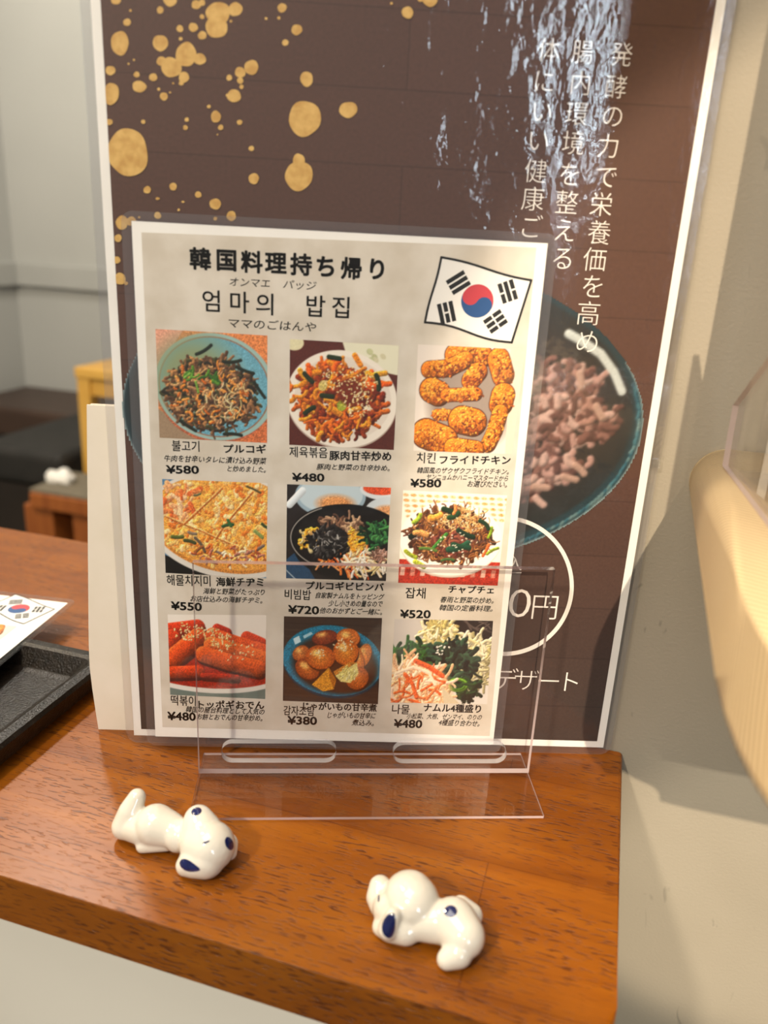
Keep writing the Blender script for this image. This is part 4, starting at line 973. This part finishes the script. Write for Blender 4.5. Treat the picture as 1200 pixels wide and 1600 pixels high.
# ------------------------------------------------------------------ pale wooden shelf on the right
bm = bmesh.new()
t0, d0 = 0.0068, -0.225; BA, BB = 0.09, 0.06
pts = [(0.55, WD-0.0004), (t0, WD-0.0004)]
for i in range(13):
    a = math.radians(90*i/12); pts.append((t0+BB-BB*math.cos(a)**0.8, d0+BA-BA*math.sin(a)**0.8))
pts += [(0.55, d0)]
prism(bm, pts, 0.1180, 0.1450)
es = [e for e in bm.edges if abs(e.verts[0].co.z-e.verts[1].co.z) < 1e-6 and not all(v.co.y > WD-0.001 for v in e.verts) and not all(v.co.x > 0.54 for v in e.verts)]
bmesh.ops.bevel(bm, geom=es, offset=0.0133, segments=10, profile=0.5, affect='EDGES')
shelf = from_bm('wooden_shelf', bm, M_PALE, None, True)
shelf.matrix_world = TM(0, 0, 0)
tag(shelf, 'thick pale wooden shelf board with a rounded edge, fixed to the wall at right', 'shelf')

# acrylic leaflet holder standing on it
h0 = np.array(T(0.0139, -0.0259, 0.1452)); h1 = np.array(T(0.0196, -0.0924, 0.1452))
HOL = Sheet(h0, math.atan2((h1-h0)[1], (h1-h0)[0]))
holder = empty('acrylic_leaflet_holder', HOL.M, 'clear acrylic leaflet holder standing on the pale wooden shelf', 'leaflet holder')
side = [(0, 0), (0.115, 0), (0.115, 0.11)] + [HOL.at(*p) for p in ((1197, 562), (1145, 633), (1135, 688))]
def plate(name, pts, z0, z1):
    bm = bmesh.new(); prism(bm, pts, z0, z1); o = from_bm(name, bm, [M_ACR, M_ACREDGE], holder)
    for p in o.data.polygons:
        if abs(p.normal.z) < 0.5: p.material_index = 1
plate('side_panel', side, -.002, 0)
plate('divider_panel', [(x*0.55+.012, y) for x, y in side], -.022, -.020)
plate('far_side_panel', [(x+.012, y) for x, y in side], -.090, -.088)
box('holder_base', (0.014, 0.0004, -.0875), (0.115, .0024, -.0025), M_ACR, holder)
shade_card = tbox('leaflet', (0.0235, 0.080), (-0.1105, -0.1095), (0.1482, 0.42), mat('tan_card', '#c8a45c', 0.6, '#d0ae68', 20))  # out-of-view card, put here to throw a shadow on the wall
tag(shade_card, 'unseen tan leaflet card added in the acrylic holder to shade the wall', 'leaflet')

# ------------------------------------------------------------------ far seating corner, left background
M_SEATB = mat('dark_brown_leather', '#3a2a22', 0.45, '#443228', 8)
M_BLACK = mat('black_cushion_fabric', '#1b1a18', 0.7, '#242220', 20)
M_MAT = mat('grey_woven_mat', '#6a6252', 0.9, '#787060', 90)
M_OAK = mat('orange_brown_wood', '#8a4a1e', 0.5, '#a05c28', 6, 4, stretch=(8, 8, 1))
M_YEL = mat('pale_yellow_wood', '#c8963e', 0.45, '#d6a850', 7, 4, stretch=(1, 6, 1))
M_DARK = mat('dark_shaded_base', '#1d1611', 0.7, '#261d16', 8)  # dark base tone, the bench front's shadow included in the colour
b1 = empty('corner_bench', TM(-1.0, 1.70, -0.75), 'dark brown upholstered bench along the far wall', 'bench')
box('bench_base', (-0.93, -0.06, 0), (0.75, 0.235, 0.33), M_DARK, b1)
box('bench_seat', (-0.945, -0.08, 0.33), (0.77, 0.238, 0.42), M_SEATB, b1, 0.015, 3)
b2 = empty('black_ottoman', TM(-1.3725, 1.403, -0.75), 'black cushioned ottoman in front of the dark brown bench', 'ottoman')
box('ottoman_base', (-0.118, -0.195, 0), (0.118, 0.195, 0.35), M_DARK, b2)
box('seat_cushion', (-0.1275, -0.205, 0.35), (0.1275, 0.205, 0.44), M_BLACK, b2, 0.02, 3)
b3 = empty('wooden_bench', TM(-0.95, 1.13, -0.75), 'orange-brown wooden bench topped with a grey woven mat', 'bench')
box('bench_top', (-0.27, -0.075, 0.36), (0.6, 0.075, 0.395), M_OAK, b3, 0.003)
box('woven_mat', (-0.272, -0.07, 0.3952), (0.6, 0.077, 0.403), M_MAT, b3, 0.002)
for x0, x1 in ((-0.30, -0.225), (-0.175, -0.10), (0.1, 0.17), (0.4, 0.47)): box('leg', (x0, -0.06, 0), (x1, 0.06, 0.36), M_OAK, b3, 0.003)
st = empty('wooden_stool', TM(-1.06, 1.40, -0.75), 'pale yellow wooden stool behind the mat-topped bench', 'stool')
box('seat', (-0.165, -0.155, 0.618), (0.165, 0.155, 0.643), M_YEL, st, 0.004)
for x in (-0.1455, 0.1455):
    for y in (-0.135, 0.135): box('leg', (x-0.0165, y-0.0165, 0), (x+0.0165, y+0.0165, 0.618), M_YEL, st, 0.002)
for y in (-0.135, 0.135): box('apron', (-0.129, y-0.009, 0.578), (0.129, y+0.009, 0.618), M_YEL, st)
for x in (-0.1455, 0.1455): box('apron', (x-0.009, -0.1185, 0.578), (x+0.009, 0.1185, 0.618), M_YEL, st)
bm = bmesh.new()
bmesh.ops.create_icosphere(bm, subdivisions=3, radius=1.0)
rn = random.Random(3)
for v in bm.verts:
    k = 1+0.18*math.sin(v.co.x*5+v.co.y*3)+0.1*math.sin(v.co.z*9+v.co.x*7)
    v.co = Vector((v.co.x*0.034*k, v.co.y*0.024*k, max(0, v.co.z*0.02*k+0.008)))
nap = from_bm('crumpled_napkin', bm, mat('white_tissue', '#e6e4de', 0.8, '#f0eee8', 40), None, True)
nap.matrix_world = TM(-1.19, 1.13, -0.75+0.4032)
tag(nap, 'small crumpled white napkin on the grey woven mat', 'napkin')
